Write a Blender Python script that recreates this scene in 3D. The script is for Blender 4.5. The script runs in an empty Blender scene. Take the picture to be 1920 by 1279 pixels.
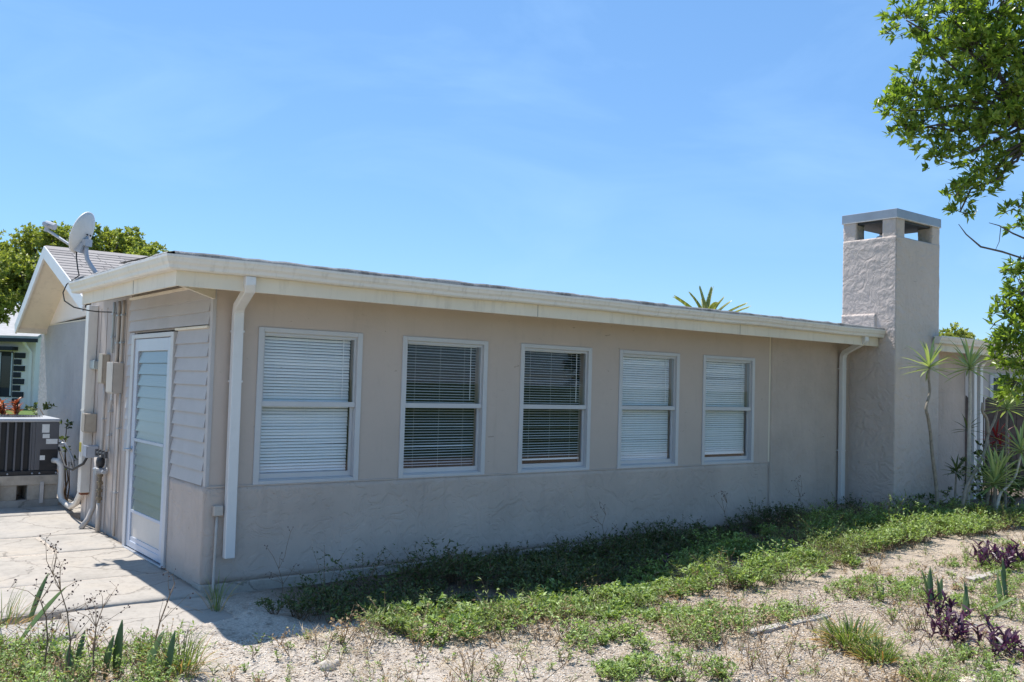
import bpy, bmesh, math, random
import numpy as np
from math import sin, cos, pi, radians
from mathutils import Vector, Matrix

S = bpy.context.scene
COL = S.collection
# ------------------------------------------------------------------ camera
CAM_LOC = Vector((-2.619, -7.289, 1.668))
YAW, PITCH, ROLL = 0.6567, 0.0466, 0.0291
cd = bpy.data.cameras.new('camera'); cam = bpy.data.objects.new('camera', cd); COL.objects.link(cam)
cd.sensor_width = 36; cd.lens = 1743.14 / 1920 * 36; cd.clip_start = 0.05; cd.clip_end = 6000
_d = Vector((sin(YAW) * cos(PITCH), cos(YAW) * cos(PITCH), sin(PITCH)))
_r = Vector((cos(YAW), -sin(YAW), 0)); _u = _r.cross(_d)
_r, _u = _r * cos(ROLL) + _u * sin(ROLL), -_r * sin(ROLL) + _u * cos(ROLL)
M = Matrix((_r, _u, -_d)).transposed().to_4x4(); M.translation = CAM_LOC
cam.matrix_world = M
S.camera = cam
# ------------------------------------------------------------------ sun, sky, exposure
TO_SUN = Vector((-0.24, 1.09, 2.53)).normalized()
EL = math.asin(TO_SUN.z); AZ = math.atan2(TO_SUN.x, TO_SUN.y)
sd = bpy.data.lights.new('sun', 'SUN'); sd.energy = 4.8; sd.angle = radians(0.53); sd.color = (1.0, 0.955, 0.89)
sun = bpy.data.objects.new('sun', sd); COL.objects.link(sun)
sun.rotation_euler = (-TO_SUN).to_track_quat('-Z', 'Y').to_euler(); sun.location = (0, 0, 30)
W = bpy.data.worlds.new('World'); S.world = W; W.use_nodes = True
wn = W.node_tree.nodes; wl = W.node_tree.links
bg = wn['Background']; bg.inputs['Strength'].default_value = 0.105
sky = wn.new('ShaderNodeTexSky'); sky.sky_type = 'NISHITA'; sky.sun_disc = False
sky.sun_elevation = EL; sky.sun_rotation = AZ; sky.air_density = 1.0; sky.dust_density = 0.0; sky.ozone_density = 3.0; sky.altitude = 0
# faint high cirrus, laid out over the whole dome
tc = wn.new('ShaderNodeTexCoord'); mp = wn.new('ShaderNodeMapping'); mp.inputs['Scale'].default_value = (1.2, 2.2, 5.0); mp.inputs['Rotation'].default_value = (0, 0, 0.6)
nz = wn.new('ShaderNodeTexNoise'); nz.inputs['Scale'].default_value = 1.6; nz.inputs['Detail'].default_value = 7; nz.inputs['Roughness'].default_value = 0.55; nz.inputs['Distortion'].default_value = 0.6
rp = wn.new('ShaderNodeMapRange'); rp.inputs['From Min'].default_value = 0.47; rp.inputs['From Max'].default_value = 0.8; rp.inputs['To Min'].default_value = 0.0; rp.inputs['To Max'].default_value = 0.45
mx = wn.new('ShaderNodeMix'); mx.data_type = 'RGBA'; mx.inputs['B'].default_value = (4.2, 5.6, 8.0, 1)
wl.new(tc.outputs['Generated'], mp.inputs['Vector']); wl.new(mp.outputs[0], nz.inputs['Vector']); wl.new(nz.outputs['Fac'], rp.inputs['Value'])
vl = wn.new('ShaderNodeMix'); vl.data_type = 'RGBA'; vl.inputs['Factor'].default_value = 0.4; vl.inputs['B'].default_value = (2.15, 3.85, 7.2, 1)   # thin even veil
wl.new(sky.outputs[0], vl.inputs['A']); wl.new(rp.outputs[0], mx.inputs['Factor']); wl.new(vl.outputs['Result'], mx.inputs['A']); 
hm = wn.new('ShaderNodeMix'); hm.data_type = 'RGBA'; hm.blend_type = 'MULTIPLY'; hm.inputs['Factor'].default_value = 1.0; hm.inputs['B'].default_value = (0.80, 0.97, 1.05, 1)
wl.new(mx.outputs['Result'], hm.inputs['A']); wl.new(hm.outputs['Result'], bg.inputs['Color'])
S.view_settings.view_transform = 'Standard'; S.view_settings.look = 'None'
S.view_settings.exposure = 0.55; S.view_settings.gamma = 1.0; S.view_settings.use_curve_mapping = False
S.cycles.max_bounces = 10; S.cycles.transparent_max_bounces = 24

# ------------------------------------------------------------------ helpers
rng = random.Random(7)
NR = np.random.RandomState(11)
MATS = {}
def nodes(name):
    m = bpy.data.materials.new(name); m.use_nodes = True
    nt = m.node_tree; MATS[name] = m
    return m, nt.nodes, nt.links, nt.nodes['Principled BSDF']
def rgba(c): return (c[0], c[1], c[2], 1)
def noise_node(n, l, scale, detail=5, rough=0.6, coord='Object', vec_scale=None):
    t = n.new('ShaderNodeTexCoord'); x = n.new('ShaderNodeTexNoise')
    x.inputs['Scale'].default_value = scale; x.inputs['Detail'].default_value = detail; x.inputs['Roughness'].default_value = rough
    if coord == 'World':
        g = n.new('ShaderNodeNewGeometry'); src = g.outputs['Position']
    else: src = t.outputs[coord]
    if vec_scale:
        m = n.new('ShaderNodeMapping'); m.inputs['Scale'].default_value = vec_scale; l.new(src, m.inputs[0]); src = m.outputs[0]
    l.new(src, x.inputs['Vector']); return x
def ramp(n, l, fac, stops):
    r = n.new('ShaderNodeValToRGB'); e = r.color_ramp.elements
    while len(e) < len(stops): e.new(0.5)
    for k, (p, c) in enumerate(stops): e[k].position = p; e[k].color = rgba(c)
    l.new(fac, r.inputs[0]); return r
def mixc(n, l, fac, a, b, mode='MIX'):
    m = n.new('ShaderNodeMix'); m.data_type = 'RGBA'; m.blend_type = mode
    if isinstance(fac, (int, float)): m.inputs['Factor'].default_value = fac
    else: l.new(fac, m.inputs['Factor'])
    for k, v in (('A', a), ('B', b)):
        if isinstance(v, tuple): m.inputs[k].default_value = rgba(v)
        else: l.new(v, m.inputs[k])
    return m.outputs['Result']
def bump(n, l, p, height, strength, dist, prev=None):
    b = n.new('ShaderNodeBump'); b.inputs['Strength'].default_value = strength; b.inputs['Distance'].default_value = dist
    l.new(height, b.inputs['Height'])
    if prev: l.new(prev, b.inputs['Normal'])
    l.new(b.outputs[0], p.inputs['Normal']); return b.outputs[0]
def paint(name, c, rough=0.5, var=0.12, scale=3.0, bumpd=0.0, bscale=60, metal=0.0, spec=0.5, dirt=None, coord='World'):
    m, n, l, p = nodes(name)
    x = noise_node(n, l, scale, 6, 0.65, coord)
    lo = tuple(v * (1 - var) for v in c); hi = tuple(min(1, v * (1 + var)) for v in c)
    out = ramp(n, l, x.outputs['Fac'], [(0.3, lo), (0.7, hi)]).outputs[0]
    if dirt:
        y = noise_node(n, l, dirt[1], 8, 0.7, coord, dirt[3] if len(dirt) > 3 else None)
        f = ramp(n, l, y.outputs['Fac'], [(0.52, (0, 0, 0)), (0.8, (dirt[2],) * 3)]).outputs[0]
        out = mixc(n, l, f, out, dirt[0])
    l.new(out, p.inputs['Base Color']); p.inputs['Roughness'].default_value = rough; p.inputs['Metallic'].default_value = metal
    p.inputs['Specular IOR Level'].default_value = spec
    if bumpd:
        z = noise_node(n, l, bscale, 4, 0.6, coord); bump(n, l, p, z.outputs['Fac'], 0.6, bumpd)
    return m
def stucco(name, c, coarse=0.004, fine=0.0015, cscale=7.0, var=0.13, cracks=False):
    m, n, l, p = nodes(name)
    x = noise_node(n, l, 1.3, 7, 0.62, 'World'); y = noise_node(n, l, 9, 6, 0.7, 'World')
    a = ramp(n, l, x.outputs['Fac'], [(0.3, tuple(v * (1 - var) for v in c)), (0.68, tuple(v * (1 + var * 0.7) for v in c))]).outputs[0]
    out = mixc(n, l, ramp(n, l, y.outputs['Fac'], [(0.55, (0, 0, 0)), (0.75, (0.25,) * 3)]).outputs[0], a, tuple(v * 0.72 for v in c))
    # rain streaks and scuffs
    st = noise_node(n, l, 3.0, 5, 0.7, 'World', (2.2, 2.2, 0.25))
    out = mixc(n, l, ramp(n, l, st.outputs['Fac'], [(0.56, (0, 0, 0)), (0.8, (0.5,) * 3)]).outputs[0], out, tuple(v * 0.74 for v in c))
    fk = noise_node(n, l, 8.0, 3, 0.6, 'World', (1, 1, 3.5)); fk.inputs['Distortion'].default_value = 0.8
    out = mixc(n, l, ramp(n, l, fk.outputs['Fac'], [(0.70, (0, 0, 0)), (0.735, (0.55,) * 3)]).outputs[0], out, tuple(v_ * 0.45 for v_ in c))
    l.new(out, p.inputs['Base Color']); p.inputs['Roughness'].default_value = 0.9; p.inputs['Specular IOR Level'].default_value = 0.25
    v = noise_node(n, l, cscale, 4, 0.55, 'World'); v.inputs['Distortion'].default_value = 1.6
    r = ramp(n, l, v.outputs['Fac'], [(0.42, (0, 0, 0)), (0.5, (0.75,) * 3), (0.62, (1, 1, 1))])
    w = noise_node(n, l, 90, 4, 0.7, 'World')
    b1 = bump(n, l, p, r.outputs[0], 0.8, coarse); bump(n, l, p, w.outputs['Fac'], 0.7, fine, b1)
    return m
def leaf_mat(name, lo, hi, trans=0.3, rough=0.45, tcol=None):
    m, n, l, p = nodes(name)
    g = n.new('ShaderNodeNewGeometry')
    r = ramp(n, l, g.outputs['Random Per Island'], [(0.0, lo), (0.75, hi), (1.0, tuple(min(1, v * 1.25) for v in hi))])
    l.new(r.outputs[0], p.inputs['Base Color']); p.inputs['Roughness'].default_value = rough
    p.inputs['Specular IOR Level'].default_value = 0.4
    t = n.new('ShaderNodeBsdfTranslucent'); s = n.new('ShaderNodeMixShader'); s.inputs[0].default_value = trans
    tm = mixc(n, l, 1.0, r.outputs[0], tcol or (1.5, 1.6, 0.7), 'MULTIPLY'); l.new(tm, t.inputs[0])
    o = n['Material Output']; l.new(p.outputs[0], s.inputs[1]); l.new(t.outputs[0], s.inputs[2]); l.new(s.outputs[0], o.inputs[0])
    return m

def mesh_arr(name, V, T):
    """V (n,3), T (m,k) index array -> mesh"""
    V = np.asarray(V, np.float32); T = np.asarray(T, np.int32); k = T.shape[1]
    me = bpy.data.meshes.new(name); me.vertices.add(len(V)); me.vertices.foreach_set('co', V.ravel())
    me.loops.add(T.size); me.loops.foreach_set('vertex_index', T.ravel())
    me.polygons.add(len(T)); me.polygons.foreach_set('loop_start', np.arange(0, T.size, k, dtype=np.int32))
    me.update(calc_edges=True); me.validate(); return me
def wloc(o):
    v = Vector((0, 0, 0))
    while o: v += o.location; o = o.parent
    return v
def put(name, me, mat, parent=None, loc=None, bevel=0, smooth=False):
    """link a mesh whose vertices are in world space"""
    o = bpy.data.objects.new(name, me); COL.objects.link(o)
    if parent:
        o.parent = parent; me.transform(Matrix.Translation(-wloc(parent)))
    elif loc is not None:
        o.location = loc; me.transform(Matrix.Translation(-Vector(loc)))
    if mat: me.materials.append(MATS[mat] if isinstance(mat, str) else mat)
    if bevel:
        b = o.modifiers.new('bevel', 'BEVEL'); b.width = bevel; b.segments = 2; b.limit_method = 'ANGLE'; b.angle_limit = radians(40)
    if smooth: me.polygons.foreach_set('use_smooth', [True] * len(me.polygons))
    return o
def tag(o, label=None, cat=None, group=None, kind=None):
    if label: o['label'] = label
    if cat: o['category'] = cat
    if group: o['group'] = group
    if kind: o['kind'] = kind
    return o
def thing(name, loc, label, cat, group=None):
    o = bpy.data.objects.new(name, None); COL.objects.link(o); o.location = loc; o.empty_display_size = 0.2
    return tag(o, label, cat, group)
class MB:
    def __init__(s): s.v = []; s.f = []
    def add(s, vs, fs):
        b = len(s.v); s.v += [tuple(map(float, p)) for p in vs]; s.f += [tuple(i + b for i in f) for f in fs]; return s
    def box(s, x0, x1, y0, y1, z0, z1):
        return s.add([(x, y, z) for z in (z0, z1) for y in (y0, y1) for x in (x0, x1)],
                     [(0, 2, 3, 1), (4, 5, 7, 6), (0, 1, 5, 4), (2, 6, 7, 3), (0, 4, 6, 2), (1, 3, 7, 5)])
    def prism(s, pts, vec):
        n = len(pts); v = Vector(vec); q = [Vector(p) for p in pts]
        return s.add(q + [p + v for p in q], [tuple(range(n))[::-1], tuple(range(n, 2 * n))] + [(i, (i + 1) % n, n + (i + 1) % n, n + i) for i in range(n)])
    def tube(s, path, rad, n=8, cap=True):
        P = [Vector(p) for p in path]; R = rad if isinstance(rad, (list, tuple)) else [rad] * len(P)
        vs = []; fs = []; up = None
        for i, p in enumerate(P):
            t = (P[min(i + 1, len(P) - 1)] - P[max(i - 1, 0)])
            t = t.normalized() if t.length > 1e-9 else Vector((0, 0, 1))
            if up is None: up = Vector((0, 0, 1)) if abs(t.z) < 0.9 else Vector((1, 0, 0))
            a = t.cross(up); a = a.normalized() if a.length > 1e-6 else t.orthogonal().normalized()
            up = a.cross(t).normalized()
            for k in range(n):
                an = 2 * pi * (k + 0.5) / n; vs.append(p + (a * cos(an) + up * sin(an)) * R[i])
        for i in range(len(P) - 1):
            for k in range(n):
                a0 = i * n + k; b0 = i * n + (k + 1) % n; fs.append((a0, b0, b0 + n, a0 + n))
        if cap: fs += [tuple(range(n))[::-1], tuple(range((len(P) - 1) * n, len(P) * n))]
        return s.add(vs, fs)
    def ball(s, c, r, sx=1, sy=1, sz=1, nu=8, nv=6):
        vs = [(c[0], c[1], c[2] + r * sz)]; fs = []
        for j in range(1, nv):
            for i in range(nu):
                t = pi * j / nv; a = 2 * pi * i / nu; vs.append((c[0] + r * sx * sin(t) * cos(a), c[1] + r * sy * sin(t) * sin(a), c[2] + r * sz * cos(t)))
        vs.append((c[0], c[1], c[2] - r * sz))
        for i in range(nu):
            fs.append((0, 1 + i, 1 + (i + 1) % nu)); e = 1 + (nv - 2) * nu; fs.append((len(vs) - 1, e + (i + 1) % nu, e + i))
        for j in range(nv - 2):
            for i in range(nu):
                a0 = 1 + j * nu + i; b0 = 1 + j * nu + (i + 1) % nu; fs.append((a0, a0 + nu, b0 + nu, b0))
        return s.add(vs, fs)
    def strap(s, base, az, length, width, el0, droop, segs=6, fold=0.25, taper=0.35, twist=0.0):
        """a long blade: starts at elevation el0, bends by droop (radians) over its length"""
        p = Vector(base); vs = []; fs = []; h = Vector((cos(az), sin(az), 0)); side = Vector((-sin(az), cos(az), 0))
        for i in range(segs + 1):
            t = i / segs; e = el0 - droop * t * t; d = h * cos(e) + Vector((0, 0, 1)) * sin(e)
            nrm = Vector((0, 0, 1)) * cos(e) - h * sin(e)
            sd_ = side * cos(twist * t) + nrm * sin(twist * t)
            w = width * (taper + (1 - taper) * min(1, t * 3.5)) * (1 - max(0, (t - 0.45) / 0.55) ** 1.8) + 0.0008
            vs += [p - sd_ * w * 0.5 + nrm * w * fold, p, p + sd_ * w * 0.5 + nrm * w * fold]
            p = p + d * (length / segs)
            if i:
                b = (i - 1) * 3; fs += [(b, b + 1, b + 4, b + 3), (b + 1, b + 2, b + 5, b + 4)]
        return s.add(vs, fs)
    def mesh(s, name, weld=False):
        me = bpy.data.meshes.new(name); me.from_pydata(s.v, [], s.f); me.update()
        bm = bmesh.new(); bm.from_mesh(me)
        if weld: bmesh.ops.remove_doubles(bm, verts=bm.verts, dist=1e-5)
        bmesh.ops.recalc_face_normals(bm, faces=bm.faces); bm.to_mesh(me); bm.free()
        return me
    def build(s, name, mat, parent=None, loc=None, bevel=0, smooth=False, weld=False):
        return put(name, s.mesh(name, weld), mat, parent, loc, bevel, smooth)
def B(x0, x1, y0, y1, z0, z1): return MB().box(x0, x1, y0, y1, z0, z1)

# value noise in numpy
_PERM = NR.randint(0, 1 << 16, 4096)
def vnoise(x, y, z=0.0):
    x, y, z = np.broadcast_arrays(np.asarray(x, float), np.asarray(y, float), np.asarray(z, float))
    xi, yi, zi = np.floor(x).astype(int), np.floor(y).astype(int), np.floor(z).astype(int)
    fx, fy, fz = x - xi, y - yi, z - zi
    fx, fy, fz = [t * t * (3 - 2 * t) for t in (fx, fy, fz)]
    def hsh(a, b, c): return _PERM[(a * 73 + b * 1151 + c * 2857 + _PERM[(a * 31 + c * 7) & 4095]) & 4095] / 65536.0
    o = 0
    for dx in (0, 1):
        for dy in (0, 1):
            for dz in (0, 1):
                o = o + hsh(xi + dx, yi + dy, zi + dz) * (fx if dx else 1 - fx) * (fy if dy else 1 - fy) * (fz if dz else 1 - fz)
    return o
def fbm(x, y, z=0.0, oct=4):
    s = 0; a = 0.5
    for i in range(oct):
        s = s + a * vnoise(x * 2 ** i + 17 * i, y * 2 ** i - 9 * i, np.asarray(z) * 2 ** i); a *= 0.5
    return s
def sstep(a, b, x):
    t = np.clip((np.asarray(x, float) - a) / (b - a), 0, 1); return t * t * (3 - 2 * t)
def ground_h(x, y, fine=True):
    x = np.asarray(x, float); y = np.asarray(y, float)
    h = 0.16 * sstep(3, 9, x) * sstep(-4.5, -1.5, y) * (1 - sstep(14, 18, x)) - 0.045
    if fine:
        near = sstep(40, 14, np.hypot(x - 2, y + 2))
        h = h + near * (0.05 * (fbm(x * 1.1, y * 1.1) - 0.47) + 0.028 * (fbm(x * 5, y * 5) - 0.47))
        # a low bank of pale sand washed up to the patio corner
        h = h + 0.045 * np.exp(-(((x - 0.3) / 0.9) ** 2 + ((y + 1.75) / 0.4) ** 2))
    # keep it below the patio slabs
    hs = 0.06 * np.exp(-((y + 1.10) / 0.15) ** 2) * sstep(-1.5, -1.1, x) * (1 - sstep(0.1, 0.4, x)) + 0.05 * np.exp(-((x - 0.02) / 0.12) ** 2) * sstep(-1.15, -0.95, y) * (1 - sstep(-0.42, -0.2, y))
    if fine: hs = hs * (0.55 + 0.9 * fbm(x * 6 + 3, y * 6))
    pat = sstep(0.25, 0.0, x) * sstep(-0.85, -0.55, y) * sstep(6.4, 6.0, y)
    h = h * (1 - pat) + (-0.09) * pat + hs * (1 + pat * 0.7)
    return h
def gz(x, y): return float(ground_h(x, y))

# ------------------------------------------------------------------ materials
WALL = (0.495, 0.412, 0.355)
stucco('wall_lower', tuple(v * 0.97 for v in WALL), 0.005, 0.0015, 6.0)
stucco('wall_upper', WALL, 0.0008, 0.0005, 3.0, 0.05)
stucco('chimney_stucco', (0.56, 0.48, 0.43), 0.006, 0.0015, 5.0, 0.06)
def _knock():
    nt = MATS['chimney_stucco'].node_tree; n, l = nt.nodes, nt.links; p = n['Principled BSDF']; prev = p.inputs['Normal'].links[0].from_socket
    v = noise_node(n, l, 7, 4, 0.5, 'World'); v.inputs['Distortion'].default_value = 1.8
    bump(n, l, p, v.outputs['Fac'], 1.0, 0.02, prev)
_knock()
stucco('grey_stucco', (0.38, 0.37, 0.37), 0.004, 0.0012, 7.0, 0.12)
stucco('end_panel', (0.45, 0.39, 0.345), 0.001, 0.0008, 4.0, 0.12)
paint('siding', (0.42, 0.395, 0.385), 0.55, 0.07, 2.0, dirt=((0.3, 0.27, 0.24), 6, 0.25))
paint('cream_trim', (0.68, 0.605, 0.485), 0.5, 0.06, 1.5, dirt=((0.36, 0.31, 0.24), 6, 0.55, (1.5, 1.5, .3)))
paint('gutter_paint', (0.68, 0.635, 0.575), 0.42, 0.06, 1.5, bumpd=0.004, bscale=7, dirt=((0.34, 0.3, 0.25), 9, 0.55, (2, 2, .25)))
paint('white_metal', (0.64, 0.63, 0.62), 0.38, 0.04, 2, dirt=((0.45, 0.42, 0.38), 9, 0.25))
paint('window_frame', (0.50, 0.495, 0.50), 0.4, 0.05, 2, dirt=((0.4, 0.38, 0.35), 12, 0.3))
paint('door_metal', (0.46, 0.50, 0.58), 0.35, 0.05, 2, dirt=((0.45, 0.42, 0.38), 8, 0.3))
paint('kick_plate', (0.60, 0.55, 0.50), 0.4, 0.06, 3, dirt=((0.35, 0.3, 0.25), 6, 0.35))
paint('blind', (0.88, 0.88, 0.87), 0.5, 0.04, 2)
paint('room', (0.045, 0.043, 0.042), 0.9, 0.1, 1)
paint('curtain', (0.35, 0.33, 0.32), 0.9, 0.2, 8)
paint('dark_steel', (0.055, 0.055, 0.06), 0.45, 0.15, 5)
paint('ac_grey', (0.105, 0.105, 0.115), 0.4, 0.12, 4)
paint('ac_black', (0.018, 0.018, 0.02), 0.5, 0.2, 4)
paint('ac_top', (0.42, 0.44, 0.47), 0.4, 0.08, 4)
paint('label_white', (0.72, 0.72, 0.70), 0.5, 0.1, 30)
paint('black_rubber', (0.02, 0.02, 0.022), 0.5, 0.2, 6)
paint('grey_box', (0.34, 0.37, 0.36), 0.45, 0.1, 6)
paint('tan_box', (0.40, 0.34, 0.27), 0.5, 0.1, 6, dirt=((0.3, 0.22, 0.15), 14, 0.35))
paint('blue_grey_box', (0.36, 0.38, 0.42), 0.45, 0.1, 6)
paint('pipe_cream', (0.46, 0.41, 0.36), 0.5, 0.1, 6, dirt=((0.3, 0.24, 0.2), 14, 0.3))
paint('brass_old', (0.20, 0.16, 0.11), 0.5, 0.3, 20, metal=0.5)
paint('galv', (0.42, 0.43, 0.45), 0.4, 0.15, 8, metal=0.6)
paint('cap_metal', (0.30, 0.33, 0.37), 0.45, 0.15, 3, metal=0.35, dirt=((0.2, 0.2, 0.2), 6, 0.4))
paint('dish_grey', (0.60, 0.585, 0.56), 0.45, 0.06, 6, dirt=((0.38, 0.34, 0.3), 9, 0.35))
paint('mast_grey', (0.36, 0.385, 0.43), 0.45, 0.1, 9)
paint('red_rust', (0.22, 0.08, 0.04), 0.8, 0.3, 20)
paint('old_timber', (0.42, 0.36, 0.29), 0.85, 0.25, 7, bumpd=0.003, bscale=40)
paint('grey_timber', (0.40, 0.36, 0.32), 0.85, 0.3, 9, bumpd=0.005, bscale=40, dirt=((0.13, 0.085, 0.06), 9, 0.85))
paint('block', (0.38, 0.33, 0.27), 0.9, 0.2, 9, bumpd=0.003, bscale=60)
paint('fence_wood', (0.085, 0.062, 0.05), 0.85, 0.4, 5, bumpd=0.002, bscale=40)
paint('nb_white', (0.82, 0.72, 0.65), 0.8, 0.05, 1)
paint('nb_black', (0.015, 0.015, 0.02), 0.7, 0.2, 2)
paint('nb_cream', (0.64, 0.55, 0.47), 0.8, 0.06, 1)
paint('nb_roof', (0.36, 0.35, 0.34), 0.85, 0.15, 4)
paint('dark_glass', (0.02, 0.022, 0.026), 0.12, 0.1, 2)
paint('bark', (0.09, 0.075, 0.062), 0.9, 0.35, 14, bumpd=0.01, bscale=25)
paint('bark_pale', (0.27, 0.235, 0.19), 0.85, 0.3, 24, bumpd=0.003, bscale=70)
paint('bark_white', (0.50, 0.46, 0.40), 0.85, 0.2, 24, bumpd=0.003, bscale=70)
paint('stem_brown', (0.17, 0.11, 0.065), 0.85, 0.35, 30)
paint('seed_dark', (0.045, 0.02, 0.025), 0.8, 0.3, 30)
paint('stone', (0.50, 0.44, 0.37), 0.9, 0.25, 16, bumpd=0.006, bscale=40)
paint('stone_white', (0.66, 0.63, 0.58), 0.9, 0.2, 16, bumpd=0.006, bscale=40)
# roofing
m, n, l, p = nodes('shingle')
g = n.new('ShaderNodeObjectInfo'); r = ramp(n, l, g.outputs['Random'], [(0.0, (0.20, 0.175, 0.165)), (0.5, (0.28, 0.25, 0.235)), (1.0, (0.36, 0.325, 0.30))])
x = noise_node(n, l, 150, 3, 0.7, 'World'); l.new(mixc(n, l, 0.45, r.outputs[0], ramp(n, l, x.outputs['Fac'], [(0.3, (0.12, 0.11, 0.1)), (0.7, (0.45, 0.42, 0.4))]).outputs[0]), p.inputs['Base Color'])
p.inputs['Roughness'].default_value = 0.95; bump(n, l, p, x.outputs['Fac'], 0.7, 0.003)
m, n, l, p = nodes('roll_roofing')
x = noise_node(n, l, 120, 4, 0.7, 'World'); y = noise_node(n, l, 3.5, 6, 0.7, 'World')
a = ramp(n, l, x.outputs['Fac'], [(0.3, (0.17, 0.165, 0.16)), (0.7, (0.42, 0.41, 0.40))]).outputs[0]
l.new(mixc(n, l, ramp(n, l, y.outputs['Fac'], [(0.5, (0, 0, 0)), (0.62, (0.8,) * 3)]).outputs[0], a, (0.085, 0.08, 0.08)), p.inputs['Base Color']); p.inputs['Roughness'].default_value = 0.95
bump(n, l, p, x.outputs['Fac'], 0.8, 0.004)
# window glass: thin clear sheet that mirrors by Fresnel
m, n, l, p = nodes('glass')
n.remove(p); tr = n.new('ShaderNodeBsdfTransparent'); tr.inputs[0].default_value = (0.95, 0.96, 0.97, 1); gl = n.new('ShaderNodeBsdfGlossy'); gl.inputs['Roughness'].default_value = 0.015
fr = n.new('ShaderNodeFresnel'); fr.inputs[0].default_value = 1.52; ge = n.new('ShaderNodeNewGeometry'); mu = n.new('ShaderNodeMath'); mu.operation = 'MULTIPLY_ADD'
mu.inputs[1].default_value = -1; mu.inputs[2].default_value = 1; l.new(ge.outputs['Backfacing'], mu.inputs[0])
m2 = n.new('ShaderNodeMath'); m2.operation = 'MULTIPLY'; l.new(mu.outputs[0], m2.inputs[0]); l.new(fr.outputs[0], m2.inputs[1])
ms = n.new('ShaderNodeMixShader'); l.new(m2.outputs[0], ms.inputs[0]); l.new(tr.outputs[0], ms.inputs[1]); l.new(gl.outputs[0], ms.inputs[2]); l.new(ms.outputs[0], n['Material Output'].inputs[0])
# obscure glass of the louvred door
m, n, l, p = nodes('louvre_glass')
p.inputs['Base Color'].default_value = (0.25, 0.295, 0.295, 1); p.inputs['Roughness'].default_value = 0.2; p.inputs['Transmission Weight'].default_value = 0.25; p.inputs['IOR'].default_value = 1.5
x = noise_node(n, l, 160, 3, 0.6, 'World'); bump(n, l, p, x.outputs['Fac'], 0.3, 0.001)
# concrete
m, n, l, p = nodes('concrete')
x = noise_node(n, l, 1.7, 7, 0.65, 'World'); y = noise_node(n, l, 14, 6, 0.7, 'World'); z = noise_node(n, l, 130, 3, 0.7, 'World')
a = ramp(n, l, x.outputs['Fac'], [(0.3, (0.29, 0.27, 0.24)), (0.5, (0.39, 0.36, 0.32)), (0.75, (0.42, 0.37, 0.305))]).outputs[0]
a = mixc(n, l, ramp(n, l, y.outputs['Fac'], [(0.48, (0, 0, 0)), (0.72, (0.7,) * 3)]).outputs[0], a, (0.25, 0.23, 0.205))
ck = n.new('ShaderNodeTexVoronoi'); ck.feature = 'DISTANCE_TO_EDGE'; ck.inputs['Scale'].default_value = 0.9; gg = n.new('ShaderNodeNewGeometry'); wp = noise_node(n, l, 3.5, 5, 0.6, 'World'); va = n.new('ShaderNodeVectorMath'); va.operation = 'MULTIPLY_ADD'; va.inputs[1].default_value = (0.35, 0.35, 0.35); l.new(wp.outputs['Color'], va.inputs[0]); l.new(gg.outputs['Position'], va.inputs[2]); l.new(va.outputs[0], ck.inputs['Vector'])
a = mixc(n, l, ramp(n, l, ck.outputs['Distance'], [(0.004, (0.65,) * 3), (0.012, (0, 0, 0))]).outputs[0], a, (0.14, 0.125, 0.11))
a = mixc(n, l, ramp(n, l, z.outputs['Fac'], [(0.55, (0, 0, 0)), (0.7, (0.35,) * 3)]).outputs[0], a, (0.25, 0.22, 0.19))
oi = n.new('ShaderNodeObjectInfo'); tint = ramp(n, l, oi.outputs['Random'], [(0, (0.92, 0.93, 0.95)), (1, (1.0, 0.97, 0.93))])
a = mixc(n, l, 1.0, a, tint.outputs[0], 'MULTIPLY')
l.new(a, p.inputs['Base Color']); p.inputs['Roughness'].default_value = 0.9; b1 = bump(n, l, p, y.outputs['Fac'], 0.5, 0.004); bump(n, l, p, z.outputs['Fac'], 0.6, 0.002, b1)
# yard soil: pale shell sand, tan chip mulch, grey dirt; mown lawn behind the house, an added one behind the camera
m, n, l, p = nodes('soil')
geo = n.new('ShaderNodeNewGeometry'); sep = n.new('ShaderNodeSeparateXYZ'); l.new(geo.outputs['Position'], sep.inputs[0])
x = noise_node(n, l, 0.9, 6, 0.6, 'World'); y = noise_node(n, l, 11, 8, 0.75, 'World'); z = noise_node(n, l, 70, 4, 0.75, 'World'); w = noise_node(n, l, 28, 5, 0.7, 'World')
sand = ramp(n, l, z.outputs['Fac'], [(0.32, (0.36, 0.295, 0.24)), (0.45, (0.60, 0.52, 0.435)), (0.72, (0.76, 0.68, 0.58))]).outputs[0]
chip = ramp(n, l, z.outputs['Fac'], [(0.3, (0.20, 0.155, 0.12)), (0.45, (0.47, 0.38, 0.29)), (0.68, (0.68, 0.57, 0.455))]).outputs[0]
dirt = ramp(n, l, w.outputs['Fac'], [(0.3, (0.14, 0.11, 0.085)), (0.7, (0.36, 0.31, 0.26))]).outputs[0]
mr = n.new('ShaderNodeMapRange'); mr.inputs['From Min'].default_value = 0.3; mr.inputs['From Max'].default_value = 2.4; l.new(sep.outputs['X'], mr.inputs['Value'])
ad = n.new('ShaderNodeMath'); ad.operation = 'MULTIPLY_ADD'; ad.inputs[1].default_value = 1.6; l.new(x.outputs['Fac'], ad.inputs[0]); sb = n.new('ShaderNodeMath'); sb.operation = 'ADD'; sb.inputs[1].default_value = -0.8
l.new(mr.outputs[0], ad.inputs[2]); l.new(ad.outputs[0], sb.inputs[0]); cl = n.new('ShaderNodeClamp'); l.new(sb.outputs[0], cl.inputs[0])
a = mixc(n, l, cl.outputs[0], sand, chip)
a = mixc(n, l, ramp(n, l, y.outputs['Fac'], [(0.5, (0, 0, 0)), (0.66, (0.75,) * 3)]).outputs[0], a, dirt)
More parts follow.
